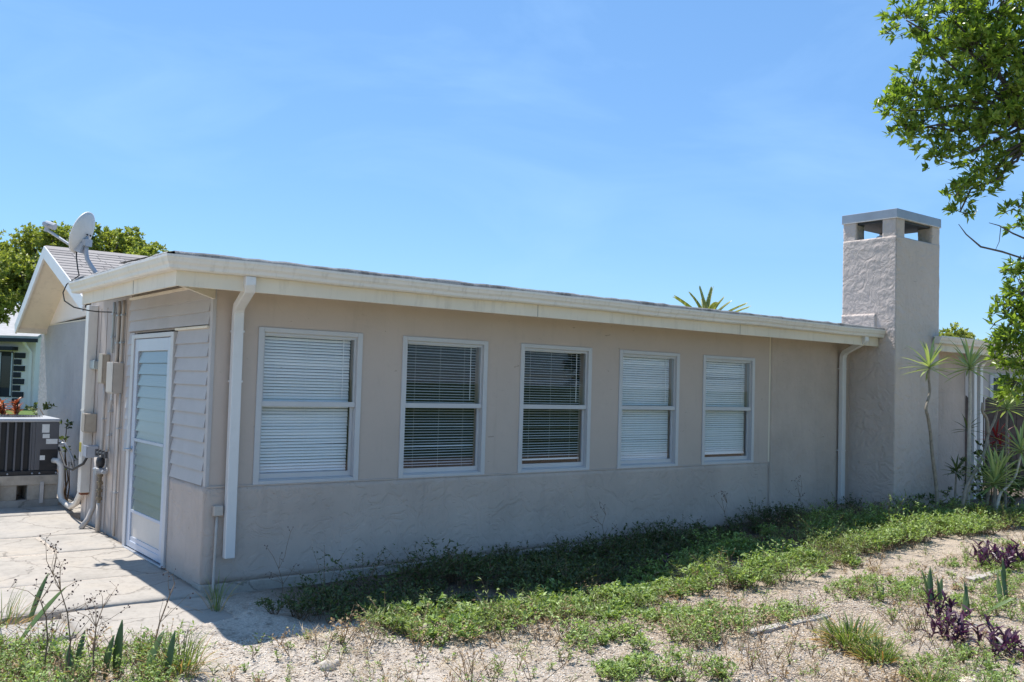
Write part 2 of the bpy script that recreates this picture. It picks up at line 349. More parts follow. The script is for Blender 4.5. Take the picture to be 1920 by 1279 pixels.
# darker soil strip along the foot of the wall
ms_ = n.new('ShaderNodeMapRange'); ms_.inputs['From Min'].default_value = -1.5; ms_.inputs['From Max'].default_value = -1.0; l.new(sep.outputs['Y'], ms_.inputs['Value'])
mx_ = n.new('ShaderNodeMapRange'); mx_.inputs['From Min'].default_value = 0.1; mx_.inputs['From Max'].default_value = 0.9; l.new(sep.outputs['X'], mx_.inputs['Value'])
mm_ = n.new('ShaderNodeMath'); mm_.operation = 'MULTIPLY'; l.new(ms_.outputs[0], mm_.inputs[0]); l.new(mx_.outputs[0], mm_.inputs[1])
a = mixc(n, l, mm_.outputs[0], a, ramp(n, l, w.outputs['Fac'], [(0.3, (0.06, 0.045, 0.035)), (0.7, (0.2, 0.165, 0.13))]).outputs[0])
gr = ramp(n, l, w.outputs['Fac'], [(0.3, (0.06, 0.10, 0.025)), (0.7, (0.14, 0.20, 0.05))]).outputs[0]
my = n.new('ShaderNodeMapRange'); my.inputs['From Min'].default_value = 7.5; my.inputs['From Max'].default_value = 8.5; l.new(sep.outputs['Y'], my.inputs['Value'])
a = mixc(n, l, my.outputs[0], a, gr)
mb_ = n.new('ShaderNodeMapRange'); mb_.inputs['From Min'].default_value = -9.5; mb_.inputs['From Max'].default_value = -11.0; l.new(sep.outputs['Y'], mb_.inputs['Value'])  # unseen green ground added behind the camera to darken the window reflections
a = mixc(n, l, mb_.outputs[0], a, gr)
l.new(a, p.inputs['Base Color']); p.inputs['Roughness'].default_value = 0.95; p.inputs['Specular IOR Level'].default_value = 0.2
b1 = bump(n, l, p, y.outputs['Fac'], 0.8, 0.035); bump(n, l, p, z.outputs['Fac'], 1.0, 0.014, b1)
# leaves
leaf_mat('leaf_tree', (0.075, 0.13, 0.02), (0.25, 0.33, 0.06), 0.42, 0.28)
leaf_mat('leaf_oak', (0.15, 0.185, 0.04), (0.38, 0.40, 0.11), 0.3, 0.5)
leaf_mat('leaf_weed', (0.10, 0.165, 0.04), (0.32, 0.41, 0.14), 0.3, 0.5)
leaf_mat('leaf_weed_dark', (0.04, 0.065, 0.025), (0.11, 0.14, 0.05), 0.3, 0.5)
leaf_mat('leaf_dry', (0.22, 0.15, 0.08), (0.45, 0.33, 0.19), 0.2, 0.8, (1.2, 1.0, 0.7))
leaf_mat('leaf_grass', (0.09, 0.14, 0.035), (0.23, 0.28, 0.09), 0.3, 0.45)
leaf_mat('leaf_straw', (0.40, 0.24, 0.08), (0.60, 0.42, 0.17), 0.3, 0.6, (1.2, 1.0, 0.6))
leaf_mat('leaf_straw_pale', (0.34, 0.26, 0.16), (0.58, 0.48, 0.33), 0.15, 0.8, (1.2, 1.0, 0.7))
leaf_mat('leaf_dracaena', (0.20, 0.28, 0.09), (0.42, 0.48, 0.22), 0.25, 0.4)
leaf_mat('leaf_snake', (0.05, 0.085, 0.03), (0.11, 0.17, 0.055), 0.1, 0.35)
leaf_mat('leaf_purple', (0.035, 0.012, 0.03), (0.10, 0.045, 0.085), 0.25, 0.4, (1.4, 0.6, 1.3))
leaf_mat('leaf_red', (0.13, 0.012, 0.015), (0.28, 0.035, 0.035), 0.3, 0.4, (1.5, 0.7, 0.6))
leaf_mat('leaf_croton', (0.14, 0.02, 0.015), (0.42, 0.15, 0.06), 0.25, 0.35, (1.4, 1.0, 0.6))
leaf_mat('leaf_yellow', (0.42, 0.36, 0.05), (0.62, 0.52, 0.10), 0.3, 0.5)
leaf_mat('leaf_palm', (0.18, 0.21, 0.07), (0.42, 0.40, 0.15), 0.25, 0.4)
leaf_mat('chips', (0.22, 0.15, 0.10), (0.60, 0.49, 0.37), 0.0, 0.9)
leaf_mat('chips_pale', (0.42, 0.37, 0.31), (0.72, 0.67, 0.60), 0.0, 0.9)

# ================================================================== GROUND
def axis(lo, hi, step, far):
    a = list(np.arange(lo, hi + 1e-6, step)); s = step; L = lo; H = hi; A = []; Z = []
    while H < far:
        s *= 1.35; L -= s; H += s; A.append(L); Z.append(H)
    return np.array(A[::-1] + a + Z)
gx = axis(-2.6, 10.0, 0.05, 2500); gy = axis(-5.4, 0.2, 0.05, 2500)
X, Y = np.meshgrid(gx, gy); Z = ground_h(X, Y)
Vv = np.stack([X.ravel(), Y.ravel(), Z.ravel()], 1); nx, ny = len(gx), len(gy)
ii, jj = np.meshgrid(np.arange(nx - 1), np.arange(ny - 1)); q = (jj * nx + ii).ravel()
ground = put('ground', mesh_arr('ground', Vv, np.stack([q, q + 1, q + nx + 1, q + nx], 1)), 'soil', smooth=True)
tag(ground, 'sandy yard of pale shell sand and tan mulch', kind='structure')

# patio: separate concrete slabs with open joints
patio = bpy.data.objects.new('patio', None); COL.objects.link(patio); patio.location = (-1.2, 1.5, 0); tag(patio, 'old cracked concrete patio of separate slabs', kind='structure')
def slab(x0, x1, y0, y1, top0, rough=0.0, seed=0):
    nx_, ny_ = max(2, int((x1 - x0) / 0.06)), max(2, int((y1 - y0) / 0.06))
    xs = np.linspace(x0, x1, nx_ + 1); ys = np.linspace(y0, y1, ny_ + 1); XX, YY = np.meshgrid(xs, ys)
    ed = np.zeros_like(XX)
    jx = (vnoise(YY * 9 + seed, seed * 3.1) - 0.5) * 0.022; jy = (vnoise(XX * 9 + seed, seed * 5.3 + 40) - 0.5) * 0.022
    XX2 = XX + np.where((ii_e := (np.arange(nx_ + 1) == 0)[None, :]), np.abs(jx), 0) - np.where((np.arange(nx_ + 1) == nx_)[None, :], np.abs(jx), 0)
    YY2 = YY + np.where((np.arange(ny_ + 1) == 0)[:, None], np.abs(jy), 0) - np.where((np.arange(ny_ + 1) == ny_)[:, None], np.abs(jy), 0)
    dmin = np.minimum(np.minimum(XX - x0, x1 - XX), np.minimum(YY - y0, y1 - YY))
    ZZ = top0 + 0.012 * YY - 0.008 * np.exp(-dmin / 0.012) + (fbm(XX * 2 + seed, YY * 2) - 0.47) * 0.006 + rough * (fbm(XX * 7 + seed, YY * 7) - 0.5)
    V1 = np.stack([XX2.ravel(), YY2.ravel(), ZZ.ravel()], 1); k = len(V1); V2 = V1.copy(); V2[:, 2] = -0.12
    a, b = np.meshgrid(np.arange(nx_), np.arange(ny_)); qq = (b * (nx_ + 1) + a).ravel()
    F = [np.stack([qq, qq + 1, qq + nx_ + 2, qq + nx_ + 1], 1)]
    ring = list(range(nx_ + 1)) + [j * (nx_ + 1) + nx_ for j in range(1, ny_ + 1)] + [ny_ * (nx_ + 1) + i for i in range(nx_ - 1, -1, -1)] + [j * (nx_ + 1) for j in range(ny_ - 1, 0, -1)]
    rg = np.array(ring); F.append(np.stack([rg + k, np.roll(rg, -1) + k, np.roll(rg, -1), rg], 1))
    return put('slab', mesh_arr('slab', np.vstack([V1, V2]), np.vstack(F)), 'concrete', patio)
wv = -0.012
MB().prism([(-3.2, -0.25, -0.013), (wv - 0.01, -0.12, -0.011), (wv - 0.01, 6.1, 0.062), (-3.2, 6.1, 0.062)], (0, 0, -0.1)).build('joint_fill', 'soil', patio)
for k, (a, b, c, d_, t, r_) in enumerate([(-1.42, wv, -0.16, 0.725, 0.0, 0), (-3.2, -1.425, -0.3, 0.722, -0.004, 0), (-1.95, wv, 0.731, 1.968, -0.004, 0), (-3.2, -1.956, 0.731, 1.97, 0.002, 0),
        (-0.615, wv, 1.976, 2.88, 0.0, 0), (-1.9, -0.621, 1.976, 2.89, -0.005, 0), (-3.2, -1.906, 1.978, 2.893, 0.0, 0), (-1.1, -0.02, 2.896, 4.3, -0.002, 0), (-3.2, -1.108, 2.9, 4.28, 0.003, 0),
        (-1.6, 0.3, 4.31, 6.1, 0.0, 0), (-3.2, -1.615, 4.3, 6.1, 0.0, 0), (-1.05, -0.03, -1.05, -0.168, -0.012, 0.016), (-2.0, -1.07, -0.78, -0.31, -0.016, 0.016)]):
    slab(a, b, c, d_, t, r_, k * 1.7 + 0.3)

# ================================================================== HOUSE
house = thing('house', (4.4, 2.0, 0), 'single storey tan stucco house with white eaves and flat roofed window room', 'house')
XC = 8.856            # left face of the chimney
WT = 0.15             # wall thickness
WX0, WSTEP, WW, WZ0, WZ1, WZR = 0.377, 1.367, 0.958, 0.787, 2.079, 1.45
WINS = [(WX0 + WSTEP * i, WX0 + WSTEP * i + WW) for i in range(5)]
INS = 0.03            # opening is inside the flange
# upper panel wall with five openings
mb = MB(); xs = [0.0]
for a, b in WINS:
    mb.box(xs[-1], a + INS, 0, WT, 0.79, 2.50); mb.box(a + INS, b - INS, 0, WT, WZ1 - INS, 2.50); xs.append(b - INS)
    mb.box(a + INS, b - INS, 0.001, WT - 0.001, 0.79, WZ0 + INS)
mb.box(xs[-1], 7.10, 0, WT, 0.79, 2.50)
mb.build('upper_wall', 'wall_upper', house)
def rough_box(x0, x1, y0, y1, z0, z1, step, amp, freq, skip=()):
    """box with gridded faces, pushed in and out by noise: hand-floated stucco"""
    bm = bmesh.new(); mb = MB()
    nx_, ny_, nz_ = [max(1, int(round((b - a) / step))) for a, b in ((x0, x1), (y0, y1), (z0, z1))]
    def face(o, u, v, nu, nv):
        o, u, v = Vector(o), Vector(u), Vector(v); vs = [o + u * (i / nu) + v * (j / nv) for j in range(nv + 1) for i in range(nu + 1)]
        mb.add(vs, [(j * (nu + 1) + i, j * (nu + 1) + i + 1, (j + 1) * (nu + 1) + i + 1, (j + 1) * (nu + 1) + i) for j in range(nv) for i in range(nu)])
    dx, dy, dz = (x1 - x0, 0, 0), (0, y1 - y0, 0), (0, 0, z1 - z0)
    face((x0, y0, z0), dx, dz, nx_, nz_); face((x0, y1, z0), dx, dz, nx_, nz_); face((x0, y0, z0), dy, dz, ny_, nz_); face((x1, y0, z0), dy, dz, ny_, nz_)
    face((x0, y0, z1), dx, dy, nx_, ny_); face((x0, y0, z0), dx, dy, nx_, ny_)
    me = mb.mesh('w', True); k = len(me.vertices); co = np.zeros(k * 3); no = np.zeros(k * 3)
    me.vertices.foreach_get('co', co); me.vertices.foreach_get('normal', no); co = co.reshape(-1, 3); no = no.reshape(-1, 3)
    d = fbm(co[:, 0] * freq, co[:, 1] * freq, co[:, 2] * freq * 1.4, 4) - 0.47
    d2 = np.clip(fbm(co[:, 0] * freq * 0.7 + 50, co[:, 1] * freq * 0.7, co[:, 2] * freq * 1.6, 3) - 0.5, 0, 0.12) * 3
    co += no * (d * amp * 1.2 + d2 * amp)[:, None]
    me.vertices.foreach_set('co', co.ravel()); me.update(); me.polygons.foreach_set('use_smooth', [True] * len(me.polygons)); return me
put('lower_wall', rough_box(-0.012, 7.10, -0.013, WT, 0.03, 0.79, 0.05, 0.006, 5), 'wall_lower', house)
put('side_wall', rough_box(7.125, XC + 0.05, -0.012, WT, 0.03, 2.5, 0.05, 0.006, 5), 'wall_lower', house)
B(7.10, 7.125, -0.004, WT, 0.79, 2.47).build('joint_strip', 'cream_trim', house)
B(-0.03, XC, -0.05, WT, -0.3, 0.03).build('foundation_edge', 'concrete', house, bevel=0.008)
B(0.0, 7.1, -0.019, -0.004, 0.783, 0.795).build('ledge', 'wall_upper', house, bevel=0.003)
# wall closure behind (back, right) and room shell
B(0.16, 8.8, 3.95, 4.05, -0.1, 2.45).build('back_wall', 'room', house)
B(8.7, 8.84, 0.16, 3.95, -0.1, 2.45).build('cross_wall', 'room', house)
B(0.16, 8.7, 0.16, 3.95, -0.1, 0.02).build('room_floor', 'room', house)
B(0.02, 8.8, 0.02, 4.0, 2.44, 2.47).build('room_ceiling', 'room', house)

# --- windows
def window(i, a, b):
    w = bpy.data.objects.new('window', None); COL.objects.link(w); w.parent = house; w.location = Vector(((a + b) / 2, 0, WZ0)) - house.location
    f = MB(); fw = 0.048; y0, y1 = -0.014, 0.006
    f.box(a, a + fw, y0, y1, WZ0, WZ1); f.box(b - fw, b, y0, y1, WZ0, WZ1); f.box(a + fw, b - fw, y0, y1, WZ1 - fw * 0.8, WZ1); f.box(a + fw, b - fw, y0, y1, WZ0, WZ0 + fw * 0.7)
    # returns into the opening
    f.box(a + INS + 0.002, a + fw, y1, 0.07, WZ0 + INS, WZ1 - INS); f.box(b - fw, b - INS - 0.002, y1, 0.07, WZ0 + INS, WZ1 - INS)
    f.box(a + fw, b - fw, y1, 0.07, WZ1 - INS - 0.012, WZ1 - INS - 0.002); f.box(a + fw, b - fw, y1, 0.075, WZ0 + INS + 0.002, WZ0 + INS + 0.012)
    f.build('frame', 'window_frame', w, bevel=0.003)
    ai, bi = a + fw, b - fw
    u = MB(); u.box(ai, ai + 0.018, 0.012, 0.03, WZR - 0.018, WZ1 - INS - 0.012); u.box(bi - 0.018, bi, 0.012, 0.03, WZR - 0.018, WZ1 - INS - 0.012)
    u.box(ai + 0.018, bi - 0.018, 0.012, 0.03, WZ1 - INS - 0.034, WZ1 - INS - 0.012); u.box(ai, bi, 0.004, 0.032, WZR - 0.022, WZR + 0.022)
    u.build('upper_sash', 'window_frame', w, bevel=0.002)
    s = MB(); zt = WZR + 0.012; zb = WZ0 + INS + 0.012
    s.box(ai, ai + 0.026, 0.036, 0.056, zb, zt); s.box(bi - 0.026, bi, 0.036, 0.056, zb, zt); s.box(ai + 0.026, bi - 0.026, 0.036, 0.056, zt - 0.034, zt); s.box(ai + 0.026, bi - 0.026, 0.036, 0.056, zb, zb + 0.045)
    s.build('lower_sash', 'window_frame', w, bevel=0.002)
    B(ai + 0.0181, bi - 0.0181, 0.019, 0.023, WZR + 0.0225, WZ1 - INS - 0.0345).build('pane', 'glass', w)
    B(ai + 0.0262, bi - 0.0262, 0.044, 0.048, zb + 0.0455, zt - 0.0345).build('pane', 'glass', w)
    B(a + 0.2, a + 0.212, -0.0145, -0.006, WZR + 0.3, WZR + 0.302).build('screw', 'dark_steel', w)
for i, (a, b) in enumerate(WINS): window(i, a, b)

# --- eaves: fascia, gutter with mitred corner, soffit
FD = 0.45; GD = 0.10; YE = 2.45
fb = MB(); zf0, zf1 = 2.315, 2.50
fb.prism([(-FD, -FD, zf0), (XC - 0.02, -FD, zf0), (XC - 0.02, -FD + 0.022, zf0), (-FD + 0.022, -FD + 0.022, zf0)], (0, 0, zf1 - zf0)); fb.build('fascia', 'cream_trim', house, bevel=0.002)
fb = MB(); fb.prism([(-FD, -FD - 0.0005, zf0), (-FD + 0.022, -FD + 0.023, zf0), (-FD + 0.022, YE - 0.12, zf0), (-FD, YE - 0.12, zf0)], (0, 0, zf1 - zf0)); fb.build('fascia', 'cream_trim', house, bevel=0.002)
for xj in (2.95, 5.95): B(xj, xj + 0.004, -FD - 0.0015, -FD + 0.004, zf0 + 0.002, zf1).build('board_joint', 'dark_steel', house)
B(-FD - 0.0015, -FD + 0.004, 0.62, 0.624, zf0 + 0.002, zf1).build('board_joint', 'dark_steel', house)
prof = [(0.001, 0.105), (0.001, 0.0), (0.062, 0.0), (0.074, 0.012), (0.078, 0.035), (0.092, 0.055), (0.097, 0.075), (0.104, 0.088), (0.104, 0.105), (0.094, 0.105), (0.092, 0.095)]
def gutter(sections, name='gutter'):
    vs = []; fs = []; n_ = len(prof)
    for f in sections: vs += [f(d, z) for d, z in prof]
    for i in range(len(sections) - 1):
        for k in range(n_): a = i * n_ + k; b = i * n_ + (k + 1) % n_; fs.append((a, b, b + n_, a + n_))
    fs += [tuple(range(n_))[::-1], tuple(range((len(sections) - 1) * n_, len(sections) * n_))]
    o = MB().add(vs, fs).build(name, 'gutter_paint', house); return o
def wob(t): return 0.006 * sin(t * 2.1 + 1) + 0.004 * sin(t * 5.3)
secs = []
for t in np.linspace(XC - 0.01, -0.15, 40): secs.append(lambda d, z, t=t: (t, -FD - d - 0.3 * abs(wob(t)), 2.427 + z * 0.99 + wob(t) * 0.6))
secs.append(lambda d, z: (-FD - d, -FD - d, 2.427 + z))
for t in np.linspace(0, YE, 12): secs.append(lambda d, z, t=t: (-FD - d, t, 2.427 + z + wob(t) * 0.3))
gutter(secs)
# soffit boards above the fascia foot, corner brace board on the diagonal
B(-FD + 0.023, XC - 0.03, -FD + 0.023, -0.001, 2.44, 2.455).build('soffit', 'cream_trim', house)
B(-FD + 0.023, -0.001, 0.0, YE - 0.1, 2.44, 2.455).build('soffit', 'cream_trim', house)
e = 0.012
MB().prism([(-FD + 0.03, -FD + 0.03, 2.318), (-0.02, -0.02, 2.275), (-0.02, -0.02, 2.439), (-FD + 0.03, -FD + 0.03, 2.439)], (0.016, -0.016, 0)).build('corner_brace', 'cream_trim', house)
# low roof deck with a ragged granular edge
rb = MB(); XR0, YR0 = -0.515, -0.505
edge = [(x_, YR0 + 0.008 * sin(x_ * 9) + rng.uniform(-.006, .006), 2.565 + rng.uniform(-.004, .006)) for x_ in np.linspace(XR0 + .03, XC + 0.1, 90)]
side = [(XR0 + 0.008 * sin(y_ * 8) + rng.uniform(-.005, .005), y_, 2.56 + rng.uniform(-.004, .004)) for y_ in np.linspace(YR0 + .05, YE - 0.02, 30)]
vs = []; fs = []
for px_, py_, pz_ in edge: vs += [(px_, py_ - 0.02, 2.50), (px_, py_ - 0.012, pz_ - 0.012), (px_, py_, pz_), (px_, 1.0, 2.60)]
for i in range(len(edge) - 1):
    for k in range(3): a = i * 4 + k; fs.append((a, a + 4, a + 5, a + 1))
rb.add(vs, fs); vs = []; fs = []
for px_, py_, pz_ in side: vs += [(px_ - 0.02, py_, 2.50), (px_ - 0.012, py_, pz_ - 0.012), (px_, py_, pz_), (1.0, max(py_, 0.9), 2.60)]
for i in range(len(side) - 1):
    for k in range(3): a = i * 4 + k; fs.append((a, a + 4, a + 5, a + 1))
rb.add(vs, fs)
rb.box(-0.42, XC + 0.08, -0.42, 2.4, 2.50, 2.552); rb.box(0.05, XC + 0.08, 2.4, 4.2, 2.50, 2.5525)
rb.box(-0.26, -0.1, 2.2, 2.75, 2.50, 2.548); rb.box(-0.10, 0.3, 2.4, 3.4, 2.485, 2.542)
rb.build('flat_roof', 'roll_roofing', house)
B(-0.28, -0.261, YE - 0.1, 2.7, 2.40, 2.545).build('fascia', 'cream_trim', house)

# --- end wall (faces -x): panel, lap siding, door
B(0.0, WT, 3.82, 3.9, -0.2, 2.5).build('wall_return', 'end_panel', house)
ew = MB(); ew.box(0.002, WT, 2.30, 3.82, -0.1, 2.44); ew.build('end_panel', 'end_panel', house)
put('end_lower_wall', rough_box(-0.013, WT, 0.0, 0.86, -0.1, 0.79, 0.05, 0.006, 5), 'wall_lower', house)
B(0.004, WT, 2.11, 2.30, -0.1, 0.90).build('end_lower_panel', 'end_panel', house)
B(0.012, WT, 0.151, 2.30, 2.06, 2.44).build('sheathing', 'end_panel', house); B(0.012, WT, 0.151, 0.86, 0.79, 2.06).build('sheathing', 'end_panel', house); B(0.012, WT, 2.11, 2.30, 0.90, 2.06).build('sheathing', 'end_panel', house)
B(-0.012, 0.02, -0.008, 0.05, 0.79, 2.40).build('corner_board', 'siding', house, bevel=0.003)
for k in range(6): # shallow grooves of the panel as battens
    yy = 2.42 + k * 0.25; B(-0.004, 0.003, yy, yy + 0.012, 0.05, 2.36).build('batten', 'end_panel', house)
sid = bpy.data.objects.new('lap_siding', None); COL.objects.link(sid); sid.parent = house; sid.location = Vector((0, 1, 1)) - house.location
def lap(y0, y1, z0, h_, proud=0.024):
    MB().prism([(0.012, y0, z0), (-proud, y0, z0 + 0.002), (-proud + 0.002, y0, z0 + 0.014), (-0.002, y0, z0 + h_ + 0.01), (0.012, y0, z0 + h_ + 0.01)], (0, y1 - y0, 0)).build('board', 'siding', sid)
for k in range(11): lap(0.052, 0.835, 0.795 + k * 0.1135, 0.1135)
for k in range(3): lap(0.052, 2.28, 2.075 + k * 0.104, 0.104)
for k in range(11): lap(2.135, 2.285, 0.91 + k * 0.104, 0.104)
B(-0.028, 0.004, 0.06, 2.285, 2.388, 2.412).build('top_trim', 'cream_trim', house, bevel=0.003)
B(-0.032, 0.01, 0.055, 0.84, 2.047, 2.068).build('head_trim', 'cream_trim', house, bevel=0.003)
# door
DY0, DY1, DZ = 0.885, 2.075, 2.03
door = bpy.data.objects.new('door', None); COL.objects.link(door); door.parent = house; door.location = Vector((0, (DY0 + DY1) / 2, 0)) - house.location
fr_ = MB(); fr_.box(-0.035, 0.06, DY0 - 0.03, DY0 + 0.045, 0.01, DZ + 0.01); fr_.box(-0.035, 0.06, DY1 - 0.045, DY1 + 0.04, 0.01, DZ + 0.01); fr_.box(-0.035, 0.06, DY0 + 0.045, DY1 - 0.045, DZ - 0.03, DZ + 0.012)
fr_.build('frame', 'window_frame', door, bevel=0.004)
dl = MB(); a, b = DY0 + 0.05, DY1 - 0.05
dl.box(-0.022, 0.012, a, a + 0.10, 0.03, DZ - 0.035); dl.box(-0.022, 0.012, b - 0.10, b, 0.03, DZ - 0.035)
dl.box(-0.022, 0.012, a + 0.10, b - 0.10, DZ - 0.15, DZ - 0.035); dl.box(-0.022, 0.012, a + 0.10, b - 0.10, 0.03, 0.09); dl.box(-0.022, 0.012, a + 0.10, b - 0.10, 0.355, 0.385)
dl.build('leaf', 'door_metal', door, bevel=0.004)
B(-0.008, 0.004, a + 0.1, b - 0.1, 0.13, 0.355).build('kick_panel', 'kick_plate', door); B(-0.016, 0.006, a + 0.1, b - 0.1, 0.09, 0.13).build('kick_rail', 'door_metal', door)
NL = 14; h_ = (DZ - 0.15 - 0.385) / NL
for k in range(NL):
    z0 = 0.385 + k * h_
    MB().prism([(-0.016, a + 0.102, z0 - 0.004), (-0.010, a + 0.102, z0 - 0.004), (0.008, a + 0.102, z0 + h_), (0.002, a + 0.102, z0 + h_)], (0, b - a - 0.204, 0)).build('glass_louvre', 'louvre_glass', door)
B(0.02, 0.055, a + 0.05, b - 0.05, 0.1, DZ - 0.08).build('inner_screen', 'curtain', door)
B(-0.026, -0.004, a + 0.1, b - 0.1, 1.03, 1.055).build('push_bar', 'door_metal', door)
hd = MB(); hd.tube([(-0.022, b - 0.05, 0.945), (-0.06, b - 0.05, 0.945)], 0.012, 8); hd.tube([(-0.055, b - 0.05, 0.945), (-0.06, b - 0.02, 0.945), (-0.06, b + 0.05, 0.94)], [0.010, 0.010, 0.008], 8); hd.tube([(-0.022, b - 0.05, 0.945), (-0.027, b - 0.05, 0.945)], 0.03, 12); hd.build('handle', 'galv', door, smooth=True)
B(-0.05, 0.03, DY0 - 0.01, DY1 + 0.01, 0.005, 0.022).build('threshold', 'galv', door, bevel=0.004)
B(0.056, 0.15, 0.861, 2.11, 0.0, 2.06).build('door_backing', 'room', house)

# --- downspouts
def downspout(pts, w_, d_):
    """rectangular pipe through the given centre points (all in one y-z plane or x-y-z)"""
    P = [Vector(p) for p in pts]; vs = []; fs = []
    for i, p in enumerate(P):
        t = ((P[min(i + 1, len(P) - 1)] - p).normalized() if i < len(P) - 1 else Vector((0, 0, 0))) + ((p - P[max(i - 1, 0)]).normalized() if i else Vector((0, 0, 0)))
        t.normalize(); a = Vector((1, 0, 0)); a = (a - t * a.dot(t)).normalized(); b = t.cross(a).normalized()
        if b.y < 0: b = -b
        for sx, sy in ((-1, -1), (1, -1), (1, 1), (-1, 1)): vs.append(p + a * sx * w_ / 2 + b * sy * d_ / 2)
    for i in range(len(P) - 1):
        for k in range(4): fs.append((i * 4 + k, i * 4 + (k + 1) % 4, i * 4 + 4 + (k + 1) % 4, i * 4 + 4 + k))
    fs += [(3, 2, 1, 0), tuple(range(len(P) * 4 - 4, len(P) * 4))]
    return MB().add(vs, fs)
ds = downspout([(0.095, -0.475, 2.43), (0.095, -0.475, 2.375), (0.11, -0.44, 2.335), (0.16, -0.12, 2.225), (0.172, -0.075, 2.19), (0.174, -0.066, 2.14), (0.182, -0.064, 0.23)], 0.082, 0.062).build('downspout', 'white_metal', house, bevel=0.006)
for z_ in (2.02, 1.62): B(0.139, 0.225, -0.097, -0.001, z_, z_ + 0.016).build('strap', 'white_metal', ds, bevel=0.002)
ds2 = downspout([(8.48, -0.475, 2.43), (8.48, -0.475, 2.385), (8.485, -0.44, 2.35), (8.58, -0.13, 2.235), (8.60, -0.085, 2.20), (8.605, -0.07, 2.15), (8.61, -0.066, 0.19)], 0.085, 0.06).build('downspout', 'white_metal', house, bevel=0.006)
for z_ in (2.0, 0.9): B(8.562, 8.656, -0.098, -0.013, z_, z_ + 0.016).build('strap', 'white_metal', ds2, bevel=0.002)

# --- chimney
CX0, CX1, CY0, CY1 = XC, 9.972, -0.682, 0.11
chim = bpy.data.objects.new('chimney', None); COL.objects.link(chim); chim.parent = house; chim.location = Vector(((CX0 + CX1) / 2, CY0 / 2, 0)) - house.location
put('shaft', rough_box(CX0, CX1, CY0, CY1, -0.1, 3.785, 0.02, 0.008, 7), 'chimney_stucco', chim)
for (x0, x1, y0, y1) in ((CX0, CX0 + 0.2, CY0, CY0 + 0.205), (CX1 - 0.21, CX1, CY0, CY0 + 0.205), (CX0, CX0 + 0.2, CY1 - 0.2, CY1), (CX1 - 0.21, CX1, CY1 - 0.2, CY1)):
    put('pier', rough_box(x0 + .002, x1 - .002, y0 + .002, y1 - .002, 3.74, 4.04, 0.03, 0.008, 7), 'chimney_stucco', chim)
B(CX0 - 0.015, CX1 + 0.015, CY0 - 0.015, CY1 + 0.015, 4.035, 4.15).build('cap', 'cap_metal', chim, bevel=0.004)
B(CX0 - 0.018, CX1 + 0.018, CY0 - 0.018, CY1 + 0.018, 4.026, 4.034).build('drip_strip', 'white_metal', chim)
put('flashing', rough_box(CX0 - 0.016, CX0 + 0.05, -0.40, CY1, 2.45, 2.76, 0.03, 0.008, 8), 'chimney_stucco', chim)
B(CX0 + 0.03, CX1 - 0.03, CY0 + 0.03, CY1 - 0.03, 3.995, 4.0255).build('cap_shade_plate', 'ac_black', chim)  # plate added under the cap, its black standing in for shade in the cavity
MB().tube([(9.25, -0.28, 3.75), (9.25, -0.28, 3.86)], 0.11, 16).build('flue', 'galv', chim, smooth=False)

# --- main house wing right of the chimney
put('wing_wall', rough_box(CX1 - 0.02, 11.42, -0.34, -0.2, -0.1, 2.42, 0.06, 0.006, 5), 'wall_lower', house)
B(11.32, 11.42, -0.2, 4.0, -0.1, 2.42).build('wing_side_wall', 'end_panel', house)
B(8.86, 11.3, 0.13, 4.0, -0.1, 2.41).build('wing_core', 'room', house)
B(9.80, 12.5, -0.72, -0.70, 2.30, 2.45).build('fascia', 'cream_trim', house, bevel=0.002)
B(9.98, 12.49, -0.699, 4.0, 2.405, 2.42).build('soffit', 'cream_trim', house)
B(12.47, 12.495, -0.699, 4.0, 2.30, 2.404).build('fascia', 'cream_trim', house)
gutter([lambda d, z, t=t: (t, -0.72 - d, 2.40 + z) for t in (9.78, 10.6, 12.53)])
B(9.985, 12.52, -0.71, 4.1, 2.452, 2.51).build('wing_roof', 'roll_roofing', house)
ds3 = downspout([(11.50, -0.77, 2.41), (11.50, -0.77, 2.36), (11.50, -0.48, 2.22), (11.50, -0.43, 2.14), (11.50, -0.43, 0.15)], 0.085, 0.06)
ds3.build('downspout', 'white_metal', house, bevel=0.006)
ds4 = downspout([(11.69, -0.77, 2.41), (11.69, -0.77, 2.36), (11.69, -0.48, 2.22), (11.69, -0.43, 2.14), (11.69, -0.43, 0.15)], 0.09, 0.06); ds4.build('downspout', 'white_metal', house, bevel=0.006)

# --- gabled main house at the back left
GXr = -0.05; GW = 0.35; PK = (6.27, 3.32); LO = (8.05, 2.33); RO = (3.95, 2.49)
gable = bpy.data.objects.new('gable_roof', None); COL.objects.link(gable); gable.parent = house; gable.location = Vector((2, 6, 2.4)) - house.location
def slope_slab(p0, p1, th, x0, x1, name, mat, par, up=0.0):
    a = Vector((0, p1[0] - p0[0], p1[1] - p0[1])).normalized(); nn = Vector((0, -a.z, a.y)); nn = nn if nn.z > 0 else -nn
    q0 = Vector((x0, p0[0], p0[1])) + nn * up; q1 = Vector((x0, p1[0], p1[1])) + nn * up
    return MB().prism([q0, q1, q1 - nn * th, q0 - nn * th], (x1 - x0, 0, 0)).build(name, mat, par)
slope_slab(PK, RO, 0.03, GXr + 0.01, 9.0, 'roof_deck', 'roll_roofing', gable, -0.012)
slope_slab((PK[0] - 0.0, PK[1]), LO, 0.03, GXr + 0.01, 9.0, 'roof_deck', 'roll_roofing', gable, -0.014)
